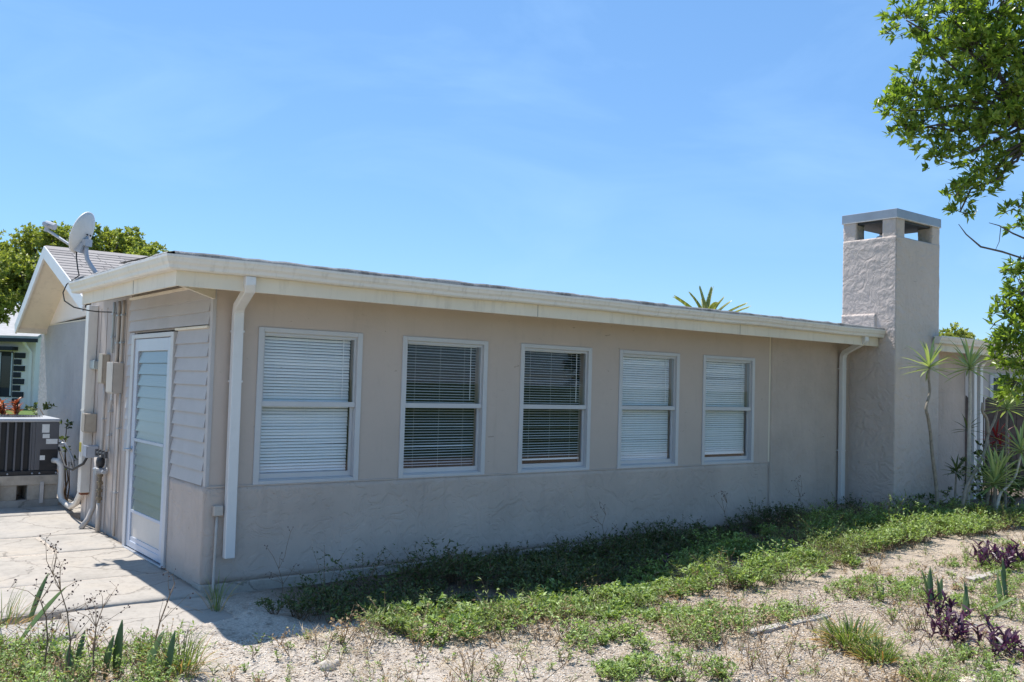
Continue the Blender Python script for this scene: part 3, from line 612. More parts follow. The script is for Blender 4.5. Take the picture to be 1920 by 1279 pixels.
# shingles on the visible front slope
sl = math.hypot(PK[0] - RO[0], PK[1] - RO[1]); ua = Vector((0, (RO[0] - PK[0]) / sl, (RO[1] - PK[1]) / sl)); un = Vector((0, ua.z, -ua.y)); un = un if un.z > 0 else -un
tabs = []
for k in range(3):
    w_ = (0.31, 0.27, 0.35)[k]; L = 0.17; tm = MB().prism([Vector((0.004, 0, 0)) + un * 0.004, Vector((0.004, 0, 0)) + ua * L + un * 0.012, Vector((0.004, 0, 0)) + ua * L + un * 0.003, Vector((0.004, 0, 0)) + un * -0.003], (w_ - 0.008, 0, 0)).mesh('shingle'); tm.materials.append(MATS['shingle']); tabs.append((w_, tm))
nrow = 18; ex = sl / nrow
for r_ in range(nrow):
    x_ = GXr - 0.005
    while x_ < 2.3:
        k = rng.randrange(3); w_, tm = tabs[k]
        if x_ > GXr - 0.03:
            o = bpy.data.objects.new('shingle', tm); COL.objects.link(o); o.parent = gable
            o.location = Vector((x_, PK[0], PK[1])) + ua * (r_ * ex + rng.uniform(-.008, .008)) - wloc(gable)
        x_ += w_
rc = MB(); rc.prism([(GXr, PK[0] - 0.13, PK[1] - 0.036), (GXr, PK[0], PK[1] + 0.014), (GXr, PK[0] + 0.1, PK[1] - 0.05), (GXr, PK[0], PK[1] - 0.01)], (4, 0, 0)); rc.build('ridge_cap', 'shingle', gable)
# rake boards, soffit under rake, gable wall
slope_slab(PK, RO, 0.15, GXr - 0.02, GXr + 0.005, 'rake_board', 'white_metal', gable, 0.004)
slope_slab(PK, LO, 0.15, GXr - 0.0205, GXr + 0.0055, 'rake_board', 'white_metal', gable, 0.004)
slope_slab(PK, LO, 0.012, GXr + 0.006, GW + 0.02, 'rake_soffit', 'cream_trim', gable, -0.10); slope_slab(PK, RO, 0.012, GXr + 0.006, GW + 0.02, 'rake_soffit', 'cream_trim', gable, -0.10)
B(GXr, GW + 0.4, LO[0] - 0.16, LO[0] + 0.05, LO[1] - 0.11, LO[1] - 0.02).build('eave_box', 'cream_trim', gable)
TL = lambda y: 2.34 + (8.3 - y) * 0.02
MB().prism([(GW, 3.9, TL(3.9)), (GW, 8.28, TL(8.28)), (GW, 8.0, 2.36), (GW, PK[0], PK[1] - 0.12), (GW, 3.95, 2.42)], (0.1, 0, 0)).build('gable_wall', 'nb_white', house)
B(GW - 0.006, GW + 0.1, 3.85, 8.30, -0.1, 2.335).build('stucco_wall', 'grey_stucco', house)
B(GW - 0.012, GW, 3.9, 8.30, 2.336, 2.352).build('trim_strip', 'cream_trim', house)
B(GW + 0.1, 9.0, 8.2, 8.3, -0.1, 2.33).build('rear_wall', 'grey_stucco', house)

# ================================================================== WINDOW BLINDS (hang inside)
def slat_mesh(width, tilt, name):
    vs = []; fs = []; n_ = 4; d_ = 0.025
    for i in range(n_ + 1):
        t = i / n_ - 0.5; yy = t * d_; zz = 0.0028 * (1 - (2 * t) ** 2)
        y2 = yy * cos(tilt) - zz * sin(tilt); z2 = yy * sin(tilt) + zz * cos(tilt)
        vs += [(-width / 2, y2, z2), (width / 2, y2, z2)]
        if i: fs.append((2 * i - 2, 2 * i - 1, 2 * i + 1, 2 * i))
    me = MB().add(vs, fs).mesh(name); me.materials.append(MATS['blind']); return me
BL = [('closed white blind filling the window nearest the corner downspout', 1.08, 0.0), ('half open dark looking blind in the second window from the corner downspout', 0.20, 0.0),
      ('half open dark looking blind hanging a little short in the middle window', 0.17, 0.075), ('closed white blind in the fourth window from the corner downspout', 1.06, 0.0),
      ('closed white blind stopping short of the sill in the window nearest the chimney', 1.04, 0.07)]
PITCH_S = 0.0255
for i, (a, b) in enumerate(WINS):
    lab, tilt, gap = BL[i]; ai, bi = a + 0.055, b - 0.072; cxm = (ai + bi) / 2
    bo = thing('window_blind', (cxm, 0.092, WZ1 - 0.06), lab, 'blind', 'blinds behind the five windows')
    B(ai, bi, 0.078, 0.106, WZ1 - 0.068, WZ1 - 0.042).build('head_rail', 'blind', bo)
    sm = slat_mesh(bi - ai, tilt, 'slat'); z_ = WZ1 - 0.085; zend = WZ0 + 0.065 + gap; k = 0
    while z_ > zend:
        o = bpy.data.objects.new('slat', sm); COL.objects.link(o); o.parent = bo
        o.location = Vector((cxm + rng.uniform(-.002, .002), 0.092, z_)) - bo.location; o.rotation_euler = (rng.uniform(-.06, .06) + (rng.choice((-.3, .25)) if rng.random() < .05 else 0), rng.uniform(-.002, .002) + (rng.uniform(-.008, .008) if rng.random() < .06 else 0), rng.uniform(-.003, .003)); z_ -= PITCH_S * rng.uniform(.96, 1.04)
    B(ai, bi, 0.082, 0.102, zend - 0.022, zend - 0.006).build('bottom_rail', 'blind', bo)
    cm = MB()
    for xx in (ai + 0.14, cxm, bi - 0.14): cm.tube([(xx, 0.0785, WZ1 - 0.06), (xx, 0.0785, zend - 0.01)], 0.0008, 4)
    cm.build('cord', 'blind', bo)
    MB().tube([(bi - 0.07, 0.074, WZ1 - 0.06), (bi - 0.072, 0.070, WZ1 - 0.58)], 0.0035, 6).build('wand', 'blind', bo)

# ================================================================== FITTINGS ON THE END WALL
def fitting(name, label, cat, y0, y1, z0, z1, dpt, mat, bev=0.006, lid=True):
    o = thing(name, (0.0, (y0 + y1) / 2, z0), label, cat)
    B(-dpt, -0.001, y0, y1, z0, z1).build('case', mat, o, bevel=bev)
    if lid: B(-dpt - 0.008, -dpt, y0 - 0.004, y1 + 0.004, z0 + 0.012, z1 + 0.006).build('cover', mat, o, bevel=0.004)
    return o
fitting('junction_box', 'small grey green junction box high beside the white line cover', 'electrical box', 3.36, 3.55, 1.70, 1.79, 0.06, 'grey_box')
o = fitting('meter_box', 'tall narrow tan electrical box mounted left of the larger cream box', 'electrical box', 2.99, 3.14, 1.55, 1.86, 0.07, 'tan_box')
o = fitting('breaker_box', 'largest cream electrical box with grey side beside the lap siding', 'electrical box', 2.46, 2.68, 1.46, 1.77, 0.10, 'pipe_cream')
MB().tube([(-0.06, 2.62, 1.47), (-0.06, 2.62, 1.40), (-0.03, 2.72, 1.36)], 0.016, 8).build('connector', 'galv', o)
fitting('telephone_box', 'tan telephone box mounted low on the white line cover', 'electrical box', 3.40, 3.52, 1.02, 1.22, 0.12, 'tan_box')
fitting('disconnect_box', 'blue grey disconnect switch box feeding the black cable', 'electrical box', 3.26, 3.40, 0.76, 0.885, 0.12, 'blue_grey_box')
o = thing('line_cover', (-0.05, 3.65, 0.35), 'tall white metal cover for the cooling lines, running up to the eave', 'line cover')
B(-0.10, -0.001, 3.55, 3.68, 0.36, 2.40).build('casing', 'gutter_paint', o, bevel=0.006); B(-0.104, -0.1005, 3.545, 3.685, 1.24, 1.26).build('seam_strap', 'gutter_paint', o)
B(-0.1055, -0.1008, 3.585, 3.655, 0.80, 0.90).build('warning_label', 'leaf_yellow', o); B(-0.085, -0.01, 3.565, 3.665, 0.335, 0.3605).build('foot_block', 'red_rust', o)
for k, (yy, z0, z1, r_, lab) in enumerate([(2.84, 1.87, 2.40, 0.013, 'thin grey conduit running up above the tall tan box'), (2.66, 1.78, 2.40, 0.016, 'cream conduit rising from the larger cream box, left one'), (2.50, 1.78, 2.40, 0.016, 'cream conduit rising from the larger cream box, right one'),
        (3.05, 0.06, 1.55, 0.016, 'cream conduit dropping from the tall tan box to the patio'), (2.80, 0.86, 1.40, 0.011, 'thin pipe above the brass valves'), (2.46, 0.05, 1.46, 0.013, 'thin cream conduit between the brass valves and the door')]):
    o = thing('conduit', (-0.02, yy, z0), lab, 'conduit', 'conduits on the end wall')
    c = MB(); c.tube([(-0.022, yy + 0.006 * sin(zz * 4 + k), zz) for zz in np.linspace(z0, z1, 9)], r_, 8); c.build('pipe', 'pipe_cream' if k else 'grey_box', o, smooth=True)
    for zz in (z0 + (z1 - z0) * 0.3, z0 + (z1 - z0) * 0.75): B(-0.04, -0.001, yy - r_ - 0.012, yy + r_ + 0.012, zz, zz + 0.014).build('clip', 'galv', o)
o = thing('flexible_conduit', (-0.05, 3.1, 0.05), 'wide pale flexible conduit bending out from the wall foot', 'conduit')
MB().tube([(-0.03, 3.20, 0.77), (-0.035, 3.19, 0.45), (-0.05, 3.17, 0.25), (-0.10, 3.16, 0.13), (-0.17, 3.14, 0.04)], 0.028, 10).build('pipe', 'pipe_cream', o, smooth=True)
# water shut-off and backflow valves
o = thing('valve_assembly', (-0.06, 2.9, 0.05), 'weathered brass valves on a standing water pipe', 'water valve')
v = MB(); v.tube([(-0.07, 2.88, 0.03), (-0.07, 2.88, 0.33)], 0.022, 10); v.build('riser', 'pipe_cream', o, smooth=True)
v = MB(); v.tube([(-0.07, 2.88, 0.33), (-0.07, 2.88, 0.80)], 0.016, 8)
for zz in (0.36, 0.44, 0.52, 0.60, 0.70): v.tube([(-0.07, 2.88, zz), (-0.07, 2.88, zz + 0.03)], 0.030, 8)
v.build('valve_body', 'brass_old', o)
v = MB(); v.tube([(-0.07, 3.12, 0.655), (-0.07, 2.74, 0.655)], 0.02, 8); v.tube([(-0.07, 3.0, 0.655), (-0.07, 2.96, 0.655)], 0.034, 8); v.tube([(-0.13, 2.83, 0.66), (-0.02, 2.83, 0.66)], 0.033, 10); v.build('cross_pipe', 'galv', o)
v = MB(); v.tube([(-0.07, 3.06, 0.835), (-0.07, 2.68, 0.845)], 0.012, 8); 
for yy in (3.06, 2.94, 2.82, 2.70): v.tube([(-0.07, yy, 0.80), (-0.07, yy, 0.87)], 0.018, 8)
v.build('handle_bar', 'dark_steel', o)
v = MB(); v.ball((-0.075, 2.87, 0.75), 0.045, sz=1.6); v.build('relief_body', 'black_rubber', o, smooth=True)
# outlet with conduit at the long wall
o = thing('outlet_box', (0.09, 0, 0.0), 'small cream outlet box with thin conduit beside the corner downspout', 'electrical box')
B(0.052, 0.126, -0.06, -0.014, 0.565, 0.645).build('box', 'pipe_cream', o, bevel=0.006); MB().tube([(0.085, -0.035, 0.565), (0.08, -0.036, 0.3), (0.07, -0.055, 0.02), (0.06, -0.075, -0.03)], 0.011, 8).build('pipe', 'pipe_cream', o, smooth=True)

# ================================================================== AIR CONDITIONER + STAND
ac = thing('air_conditioner', (-0.5, 5.3, 0.42), 'dark grey outdoor air conditioner with slatted sides on a low timber stand', 'air conditioner')
ax0, ax1, ay0, ay1, az0, az1 = -0.93, -0.045, 4.93, 5.75, 0.43, 1.10
B(ax0 + 0.04, ax1 - 0.04, ay0 + 0.05, ay1 - 0.04, az0 + 0.02, az1 - 0.04).build('coil', 'ac_black', ac)
B(ax0, ax1, ay0 - 0.005, ay1, az0, az0 + 0.055).build('base_pan', 'ac_black', ac, bevel=0.01)
t = MB(); t.prism([(ax0 - 0.01, ay0 - 0.012, az1 - 0.045), (ax1 + 0.01, ay0 - 0.012, az1 - 0.045), (ax1 + 0.01, ay1 + 0.01, az1 - 0.045), (ax0 - 0.01, ay1 + 0.01, az1 - 0.045)], (0, 0, 0.045)); t.build('top_cover', 'ac_top', ac, bevel=0.02)
t = MB()
for k in range(10): t.tube([(-0.49 + 0.34 * cos(2 * pi * j / 24) * (0.2 + k * 0.085), 5.34 + 0.34 * sin(2 * pi * j / 24) * (0.2 + k * 0.085), az1 + 0.012) for j in range(25)], 0.003, 4, cap=False)
t.build('fan_guard', 'dark_steel', ac)
B(-0.30, ax1, ay0, ay0 + 0.05, az0 + 0.055, az1 - 0.045).build('service_panel', 'ac_grey', ac, bevel=0.008)
B(-0.245, ax1 - 0.012, ay0 - 0.004, ay0, az0 + 0.06, az0 + 0.30).build('access_cover', 'ac_black', ac)
for xx in (ax0, -0.335): B(xx, xx + 0.035, ay0, ay0 + 0.04, az0 + 0.055, az1 - 0.045).build('corner_post', 'ac_grey', ac, bevel=0.006)
for k in range(7): xx = ax0 + 0.075 + k * 0.083; B(xx, xx + 0.02, ay0 + 0.002, ay0 + 0.03, az0 + 0.055, az1 - 0.045).build('grille_bar', 'ac_grey', ac, bevel=0.003)
for k in range(8): yy = ay0 + 0.06 + k * 0.088; B(ax1 - 0.02, ax1 - 0.002, yy, yy + 0.03, az0 + 0.055, az1 - 0.045).build('grille_bar', 'ac_grey', ac, bevel=0.003)
for (x0, x1, z0, z1) in ((-0.235, -0.155, 0.93, 1.03), (-0.225, -0.15, 0.865, 0.915), (-0.185, -0.06, 0.795, 0.855), (-0.245, -0.19, 0.605, 0.66)):
    B(x0, x1, ay0 - 0.007, ay0 - 0.0045 if z0 < 0.73 else ay0 - 0.001, z0, z1).build('sticker', 'label_white', ac)
for xx in (-0.58, -0.32, -0.24, -0.06): MB().ball((xx, ay0 - 0.008, az0 + 0.02), 0.012).build('bolt', 'galv', ac)
stand = thing('unit_stand', (-0.5, 5.3, 0.0), 'low stand of tan boards and blocks under the air conditioner', 'stand')
B(ax0 - 0.02, ax1 + 0.02, ay0 - 0.02, ay1, 0.315, 0.428).build('top_board', 'old_timber', stand, bevel=0.005)
for xx, w_ in ((-1.0, 0.30), (-0.66, 0.185), (-0.36, 0.13), (-0.18, 0.145)): B(xx, xx + w_, ay0 - 0.005, ay1 - 0.05, 0.14, 0.3145).build('block', 'block', stand, bevel=0.004)
for xx in (-0.70, -0.232): B(xx, xx + 0.042, ay0 - 0.035, ay0 - 0.0055, 0.10, 0.35).build('strap', 'galv', stand)
B(ax0 - 0.05, ax1 + 0.03, ay0 - 0.02, ay1, 0.045, 0.1395).build('base_slab', 'concrete', stand, bevel=0.006)
o = thing('refrigerant_line', (0.05, 4.8, 0.1), 'pale insulated pipe looping from the air conditioner down to the wall', 'pipe')
MB().tube([(-0.10, 4.90, 0.60), (-0.06, 4.82, 0.595), (-0.03, 4.80, 0.54), (-0.025, 4.79, 0.40), (-0.03, 4.78, 0.22), (-0.02, 4.74, 0.14), (0.0, 4.6, 0.11), (-0.02, 4.3, 0.12), (-0.04, 3.95, 0.20), (-0.05, 3.75, 0.32), (-0.05, 3.66, 0.40)], 0.034, 10).build('insulation', 'gutter_paint', o, smooth=True)
o = thing('power_cable', (-0.1, 4, 0.6), 'black power cable sagging between disconnect box and air conditioner', 'cable')
MB().tube([(-0.09, 3.32, 0.78), (-0.12, 3.38, 0.69), (-0.15, 3.7, 0.60), (-0.12, 4.2, 0.59), (-0.07, 4.6, 0.66), (-0.05, 4.9, 0.75)], 0.014, 8).build('sheath', 'black_rubber', o, smooth=True)
o = thing('whip_conduit', (0.0, 4.9, 0.5), 'short grey metal conduit leaving the side of the air conditioner', 'conduit')
MB().tube([(-0.05, 4.96, 0.80), (0.02, 4.93, 0.80), (0.06, 4.9, 0.73), (0.10, 4.86, 0.62), (0.12, 4.84, 0.5)], 0.016, 8).build('pipe', 'galv', o, smooth=True)

# ================================================================== SATELLITE DISH
dish = thing('satellite_dish', (-0.33, 2.27, 2.55), 'grey satellite dish on bent mast at the roof edge', 'satellite dish')
MB().tube([(-0.33, 2.27, 2.55), (-0.345, 2.27, 2.62), (-0.39, 2.30, 2.69), (-0.425, 2.325, 2.76), (-0.435, 2.335, 2.82), (-0.44, 2.34, 2.98)], 0.021, 10).build('mast', 'mast_grey', dish, smooth=True)
B(-0.40, -0.26, 2.20, 2.34, 2.548, 2.562).build('foot_plate', 'mast_grey', dish)
dc = Vector((-0.46, 2.355, 3.01)); dn = Vector((-0.72, 0.62, 0.34)).normalized()     # bowl looks left, away and up
upv = (Vector((0, 0, 1)) - dn * dn.z).normalized(); rv = upv.cross(dn).normalized()
vs = []; fs = []; NRr, NA = 7, 40; RA, RB = 0.212, 0.186
for side_, off in ((0, 0.0), (1, -0.012)):
    for i in range(NRr + 1):
        rr = i / NRr
        for k in range(NA): an = 2 * pi * k / NA; vs.append(dc + upv * (RA * rr * cos(an)) + rv * (RB * rr * sin(an)) + dn * (0.055 * rr * rr - 0.03 + off))
    b0 = side_ * (NRr + 1) * NA
    for i in range(NRr):
        for k in range(NA): a = b0 + i * NA + k; b = b0 + i * NA + (k + 1) % NA; fs.append((a, b, b + NA, a + NA))
e0 = NRr * NA; e1 = (NRr + 1) * NA + NRr * NA
for k in range(NA): fs.append((e0 + k, e0 + (k + 1) % NA, e1 + (k + 1) % NA, e1 + k))
MB().add(vs, fs).build('reflector', 'dish_grey', dish, smooth=True)
bk = dc - dn * 0.05; v = MB(); v.tube([bk - upv * 0.05, bk - upv * 0.10 - dn * 0.02, Vector((-0.44, 2.34, 2.93))], [0.055, 0.05, 0.035], 8); v.build('bracket', 'mast_grey', dish)
v = MB(); lo_ = dc - upv * 0.19
v.prism([lo_ - rv * 0.05 - dn * 0.06, lo_ + rv * 0.05 - dn * 0.06, lo_ + rv * 0.05 + dn * 0.06, lo_ - rv * 0.05 + dn * 0.06], upv * 0.10); v.build('arm_socket', 'mast_grey', dish, bevel=0.006)
lnb = dc + dn * 0.36 - upv * 0.10
v = MB(); v.tube([lo_ + upv * 0.02, lnb], 0.014, 8); v.build('feed_arm', 'galv', dish)
v = MB(); v.tube([lnb - upv * 0.02, lnb + upv * 0.05], 0.022, 8); v.tube([lnb + upv * 0.05 + dn * 0.03, lnb + upv * 0.055 - dn * 0.07], 0.034, 10); v.tube([lnb + upv * 0.05 - rv * 0.08, lnb + upv * 0.05 + rv * 0.08], 0.02, 8); v.build('receiver', 'mast_grey', dish)
for k in range(4):
    bb = dc - dn * 0.055 + upv * (0.03 * (1 if k < 2 else -1) - 0.03) + rv * (0.03 * (1 if k % 2 else -1)); MB().ball(bb, 0.010).build('bolt', 'dark_steel', dish)
o = thing('antenna_cable', (-0.5, 2.4, 2.3), 'black cable hanging in a loop from the satellite dish past the gutter', 'cable')
MB().tube([lo_, (-0.505, 2.40, 2.77), (-0.49, 2.39, 2.66), (-0.475, 2.39, 2.60), (-0.52, 2.42, 2.555), (-0.565, 2.47, 2.51), (-0.59, 2.49, 2.43), (-0.575, 2.48, 2.35), (-0.50, 2.42, 2.29), (-0.36, 2.45, 2.27), (-0.2, 2.7, 2.28), (-0.02, 2.95, 2.30)], 0.0065, 6).build('sheath', 'black_rubber', o, smooth=True)

# ================================================================== NEIGHBOURS, FENCE
def rotz_empty(name, loc, rz, label, cat, group=None):
    o = thing(name, loc, label, cat, group); o.rotation_euler = (0, 0, rz); return o
def local(o, mb, name, mat, bevel=0):
    me = mb.mesh(name); ob = bpy.data.objects.new(name, me); COL.objects.link(ob); ob.parent = o; me.materials.append(MATS[mat])
    if bevel: b_ = ob.modifiers.new('bevel', 'BEVEL'); b_.width = bevel; b_.segments = 2
    return ob
nb = rotz_empty('neighbour_house', (5.6, 36.95, 0.0), -0.66, 'white bungalow with black corner blocks far behind the air conditioner', 'house')
local(nb, B(-12, 0, 0, 8, -0.2, 3.15), 'wall', 'nb_white')
local(nb, MB().prism([(-12.4, -0.6, 3.0), (0.35, -0.6, 3.0), (0.35, 4, 4.7), (-12.4, 4, 4.7)], (0, 0, 0.12)), 'roof', 'nb_roof')
local(nb, MB().prism([(-12.4, 4, 4.7), (0.35, 4, 4.7), (0.35, 8.6, 3.0), (-12.4, 8.6, 3.0)], (0, 0, 0.12)), 'roof', 'nb_roof')
local(nb, B(-12.4, 0.36, -0.62, -0.55, 2.86, 3.02), 'fascia', 'nb_black'); local(nb, B(-3.2, -0.75, -0.5, -0.02, 2.50, 2.66), 'porch_beam', 'nb_black')
for k in range(8): local(nb, B(-0.90, -0.42 if k % 2 == 0 else -0.58, -0.05, 0.0, 2.18 - k * 0.28, 2.41 - k * 0.28), 'corner_block', 'nb_black', 0.01)
wn_ = local(nb, B(-2.6, -0.95, -0.03, 0.0, 0.5, 2.45), 'window', 'nb_black'); 
for xx in (-2.5, -1.95, -1.45): local(wn_, B(xx, xx + 0.42, -0.035, -0.031, 0.9, 2.25), 'pane', 'dark_glass')
for xx in (-2.58, -2.03, -1.5, -1.0): local(wn_, B(xx, xx + 0.06, -0.07, -0.036, 0.55, 2.4), 'mullion', 'galv')
v = MB(); v.tube([(-0.32, -0.5, 2.95), (-0.30, -0.3, 2.75), (-0.18, -0.08, 2.45), (-0.15, -0.06, 0.1)], 0.07, 8); local(nb, v, 'downspout', 'nb_white')

nr = rotz_empty('cream_house', (21.6, 4.4, 0.0), -0.7, 'cream house with white trimmed dark window behind the board fence', 'house')
local(nr, B(-4.0, 6, 0, 7, -0.2, 3.0), 'wall', 'nb_cream'); local(nr, MB().prism([(-4.5, -0.5, 2.75), (6.5, -0.5, 2.75), (6.5, 3.5, 3.15), (-4.5, 3.5, 3.15)], (0, 0, 0.1)), 'roof', 'nb_roof')
local(nr, B(-4.5, 6.5, -0.56, -0.501, 2.68, 2.90), 'fascia', 'cream_trim')
wn_ = local(nr, B(0.32, 1.9, -0.05, 0.0, 0.7, 2.30), 'window', 'white_metal')
local(wn_, B(0.40, 1.08, -0.056, -0.051, 0.8, 2.20), 'pane', 'dark_glass'); local(wn_, B(1.14, 1.82, -0.056, -0.051, 0.8, 2.20), 'pane', 'dark_glass')

fn = rotz_empty('board_fence', (14.2, 1.2, 0.0), -0.655, 'dark weathered wooden board fence at the right edge of the yard', 'fence')
bm_ = []
for k in range(2):
    w_ = 0.138; bm_.append(MB().prism([(0, 0, 0.02), (w_, 0, 0.02), (w_, 0, 1.66 - 0.02 * k), (w_ - 0.035, 0, 1.70 - 0.02 * k), (0.035, 0, 1.70 - 0.02 * k), (0, 0, 1.66 - 0.02 * k)], (0, 0.018, 0)).mesh('board'))
    bm_[-1].materials.append(MATS['fence_wood'])
for k in range(34):
    o = bpy.data.objects.new('board', bm_[k % 2]); COL.objects.link(o); o.parent = fn; o.location = (k * 0.147 - 0.5, rng.uniform(-.006, .006), rng.uniform(-.02, .02)); o.rotation_euler = (0, rng.uniform(-.012, .012), 0)
for zz in (0.35, 1.35): local(fn, B(-0.6, 4.6, 0.028, 0.075, zz, zz + 0.09), 'rail', 'fence_wood')
for xx in (-0.3, 2.1, 4.4): local(fn, B(xx, xx + 0.09, 0.0755, 0.165, -0.2, 1.72), 'post', 'fence_wood')

# ================================================================== VEGETATION
def leaf_arrays(P, D, Nn, L, Wd, fold=0.22, curl=0.0):
    """folded diamond leaves: P base, D direction, Nn rough normal (all (n,3)), L, Wd lengths"""
    D = D / (np.linalg.norm(D, axis=1, keepdims=True) + 1e-9); Sd = np.cross(D, Nn); Sd /= (np.linalg.norm(Sd, axis=1, keepdims=True) + 1e-9); N2 = np.cross(Sd, D)
    L = L[:, None]; Wd = Wd[:, None]
    mid = P + D * L * 0.45
    v0 = P; v1 = mid - Sd * Wd * 0.5 + N2 * Wd * fold; v2 = P + D * L - N2 * L * curl; v3 = mid + Sd * Wd * 0.5 + N2 * Wd * fold
    V = np.stack([v0, v1, v2, v3], 1).reshape(-1, 3); b = np.arange(len(P))[:, None] * 4
    T = np.concatenate([b + np.array([[0, 2, 1]]), b + np.array([[0, 3, 2]])], 1).reshape(-1, 3)
    return V, T
def rand_dirs(n_, zmin=-1, zmax=1):
    z_ = NR.uniform(zmin, zmax, n_); a_ = NR.uniform(0, 2 * pi, n_); s_ = np.sqrt(1 - z_ * z_); return np.stack([s_ * np.cos(a_), s_ * np.sin(a_), z_], 1)

# --- broadleaf crown made of twigs with whorls of leaves
def crown(blobs, per, leaves, L, Wd, squash=0.85):
    """blobs (x,y,z,r). returns leaf arrays and twig list"""
    P, D, N_, tw = [], [], [], []
    for (x_, y_, z_, r_) in blobs:
        c = np.array([x_, y_, z_]); k = max(4, int(per * (r_ / 0.35) ** 2))
        dirs = rand_dirs(k, -0.75, 1.0); rad = r_ * NR.uniform(0.35, 1.08, k) ** 0.7
        for d, q_ in zip(dirs, rad):
            e_ = c + d * q_ * np.array([1, 1, squash]); tw.append((c + d * q_ * 0.25, e_))
            nn = NR.randint(leaves - 3, leaves + 4); out = d * 0.7 + np.array([0, 0, 0.55])
            dd = out / np.linalg.norm(out) * 0.75 + rand_dirs(nn) * 0.95
            P.append(e_ - d * NR.uniform(0, 0.16, (nn, 1)) * r_ * 1.2 + NR.normal(0, 0.012, (nn, 3))); D.append(dd); N_.append(np.tile(np.array([0, 0, 1.0]), (nn, 1)) + rand_dirs(nn) * 0.8)
    P, D, N_ = np.vstack(P), np.vstack(D), np.vstack(N_); k = len(P)
    return leaf_arrays(P, D, N_, L * NR.uniform(0.6, 1.2, k), Wd * NR.uniform(0.7, 1.2, k)), tw
def limb(mb, a, b, r0, r1, sag=0.15, n_=6, jit=0.05, sides=7):
    a, b = Vector(a), Vector(b); L = (b - a).length; pts = []
    for i in range(n_ + 1):
        t = i / n_; p_ = a.lerp(b, t) + Vector((0, 0, sag * L * sin(pi * t)))
        if 0 < i < n_: p_ += Vector((rng.uniform(-1, 1), rng.uniform(-1, 1), rng.uniform(-1, 1))) * jit * L
        pts.append(p_)
    mb.tube(pts, [r0 + (r1 - r0) * i / n_ for i in range(n_ + 1)], sides); return pts
tree = thing('broadleaf_tree', (8.5, -4.6, gz(8.5, -4.6)), 'leafy green tree reaching into the picture at the upper right', 'tree')
core = [(5.73, -2.56, 5.30, .26), (6.06, -2.82, 5.34, .36), (6.38, -3.07, 5.40, .42), (5.95, -2.72, 5.02, .28), (6.28, -2.97, 5.0, .38), (6.60, -3.19, 5.06, .42), (5.84, -2.60, 4.66, .30), (6.1, -2.8, 4.58, .36), (6.42, -3.06, 4.59, .40), (6.72, -3.24, 4.65, .40),
        (5.66, -2.46, 4.42, .22), (5.95, -2.67, 4.28, .30), (6.28, -2.92, 4.22, .34), (6.6, -3.17, 4.26, .34), (5.79, -2.54, 4.22, .17), (6.05, -2.73, 3.98, .22), (6.38, -2.98, 3.92, .26), (6.66, -3.2, 4.0, .24), (6.19, -2.82, 3.62, .19), (6.24, -2.84, 3.46, .12), (6.45, -3.01, 3.74, .16)]
low = [(6.70, -3.18, 3.52, .14), (6.76, -3.2, 3.36, .14), (6.73, -3.12, 2.93, .14), (6.79, -3.18, 2.74, .22), (6.72, -3.10, 2.50, .22), (6.78, -3.14, 2.33, .26), (6.82, -3.18, 2.02, .30), (6.68, -3.09, 2.22, .18), (6.85, -3.16, 1.80, .26), (7.1, -3.4, 2.3, .4), (7.2, -3.4, 2.9, .35)]
more = [(6.95, -2.7, 5.3, .5), (7.0, -3.5, 5.2, .5), (7.5, -3.3, 4.9, .55), (7.6, -3.9, 5.5, .6), (8.4, -4.2, 5.9, .7), (9.0, -4.9, 5.3, .7), (8.2, -5.3, 5.2, .7), (7.3, -4.5, 5.0, .6), (8.9, -3.9, 4.6, .6), (7.6, -3.8, 4.2, .5), (9.4, -4.5, 4.3, .6), (8.0, -5.6, 4.2, .6), (6.6, -2.6, 5.9, .45), (7.1, -3.4, 6.1, .55)]
(vv, tt), tw = crown(core + low + more, 52, 12, 0.09, 0.036)
put('foliage', mesh_arr('foliage', vv, tt), 'leaf_tree', tree)
wood = MB(); base = Vector((8.5, -4.6, gz(8.5, -4.6) - 0.1))
wood.tube([base, base + Vector((0.02, 0.03, 0.5)), base + Vector((-0.05, 0.1, 1.4)), base + Vector((-0.2, 0.2, 2.3))], [0.20, 0.15, 0.13, 0.11], 10)
fork = base + Vector((-0.2, 0.2, 2.3)); wood.build('trunk', 'bark', tree, smooth=True)
br = MB()
l1 = limb(br, fork, (6.9, -3.4, 4.3), 0.09, 0.04, 0.08); l2 = limb(br, fork, (7.4, -3.6, 5.4), 0.08, 0.035, 0.05); l3 = limb(br, fork, (8.6, -4.4, 5.8), 0.08, 0.03, 0.0); l4 = limb(br, fork, (7.3, -3.5, 2.9), 0.05, 0.03, 0.1); l5 = limb(br, fork, (9.1, -4.4, 4.6), 0.06, 0.03, 0.05); l6 = limb(br, fork, (8.1, -5.4, 4.8), 0.06, 0.03, 0.05)
jn = l1[3:] + l2[3:] + l3[3:] + l4[3:] + l5[3:] + l6[3:]
for bl in core + low + more:
    c = Vector(bl[:3]); s_ = min(jn, key=lambda q_: (q_ - c).length); limb(br, s_, c, 0.022, 0.008, 0.03, 5, 0.05, 5)
for a_, b_ in tw[::2]: br.tube([a_, (Vector(a_) + Vector(b_)) / 2 + Vector((0, 0, .01)), b_], [0.006, 0.004, 0.002], 3, cap=False)
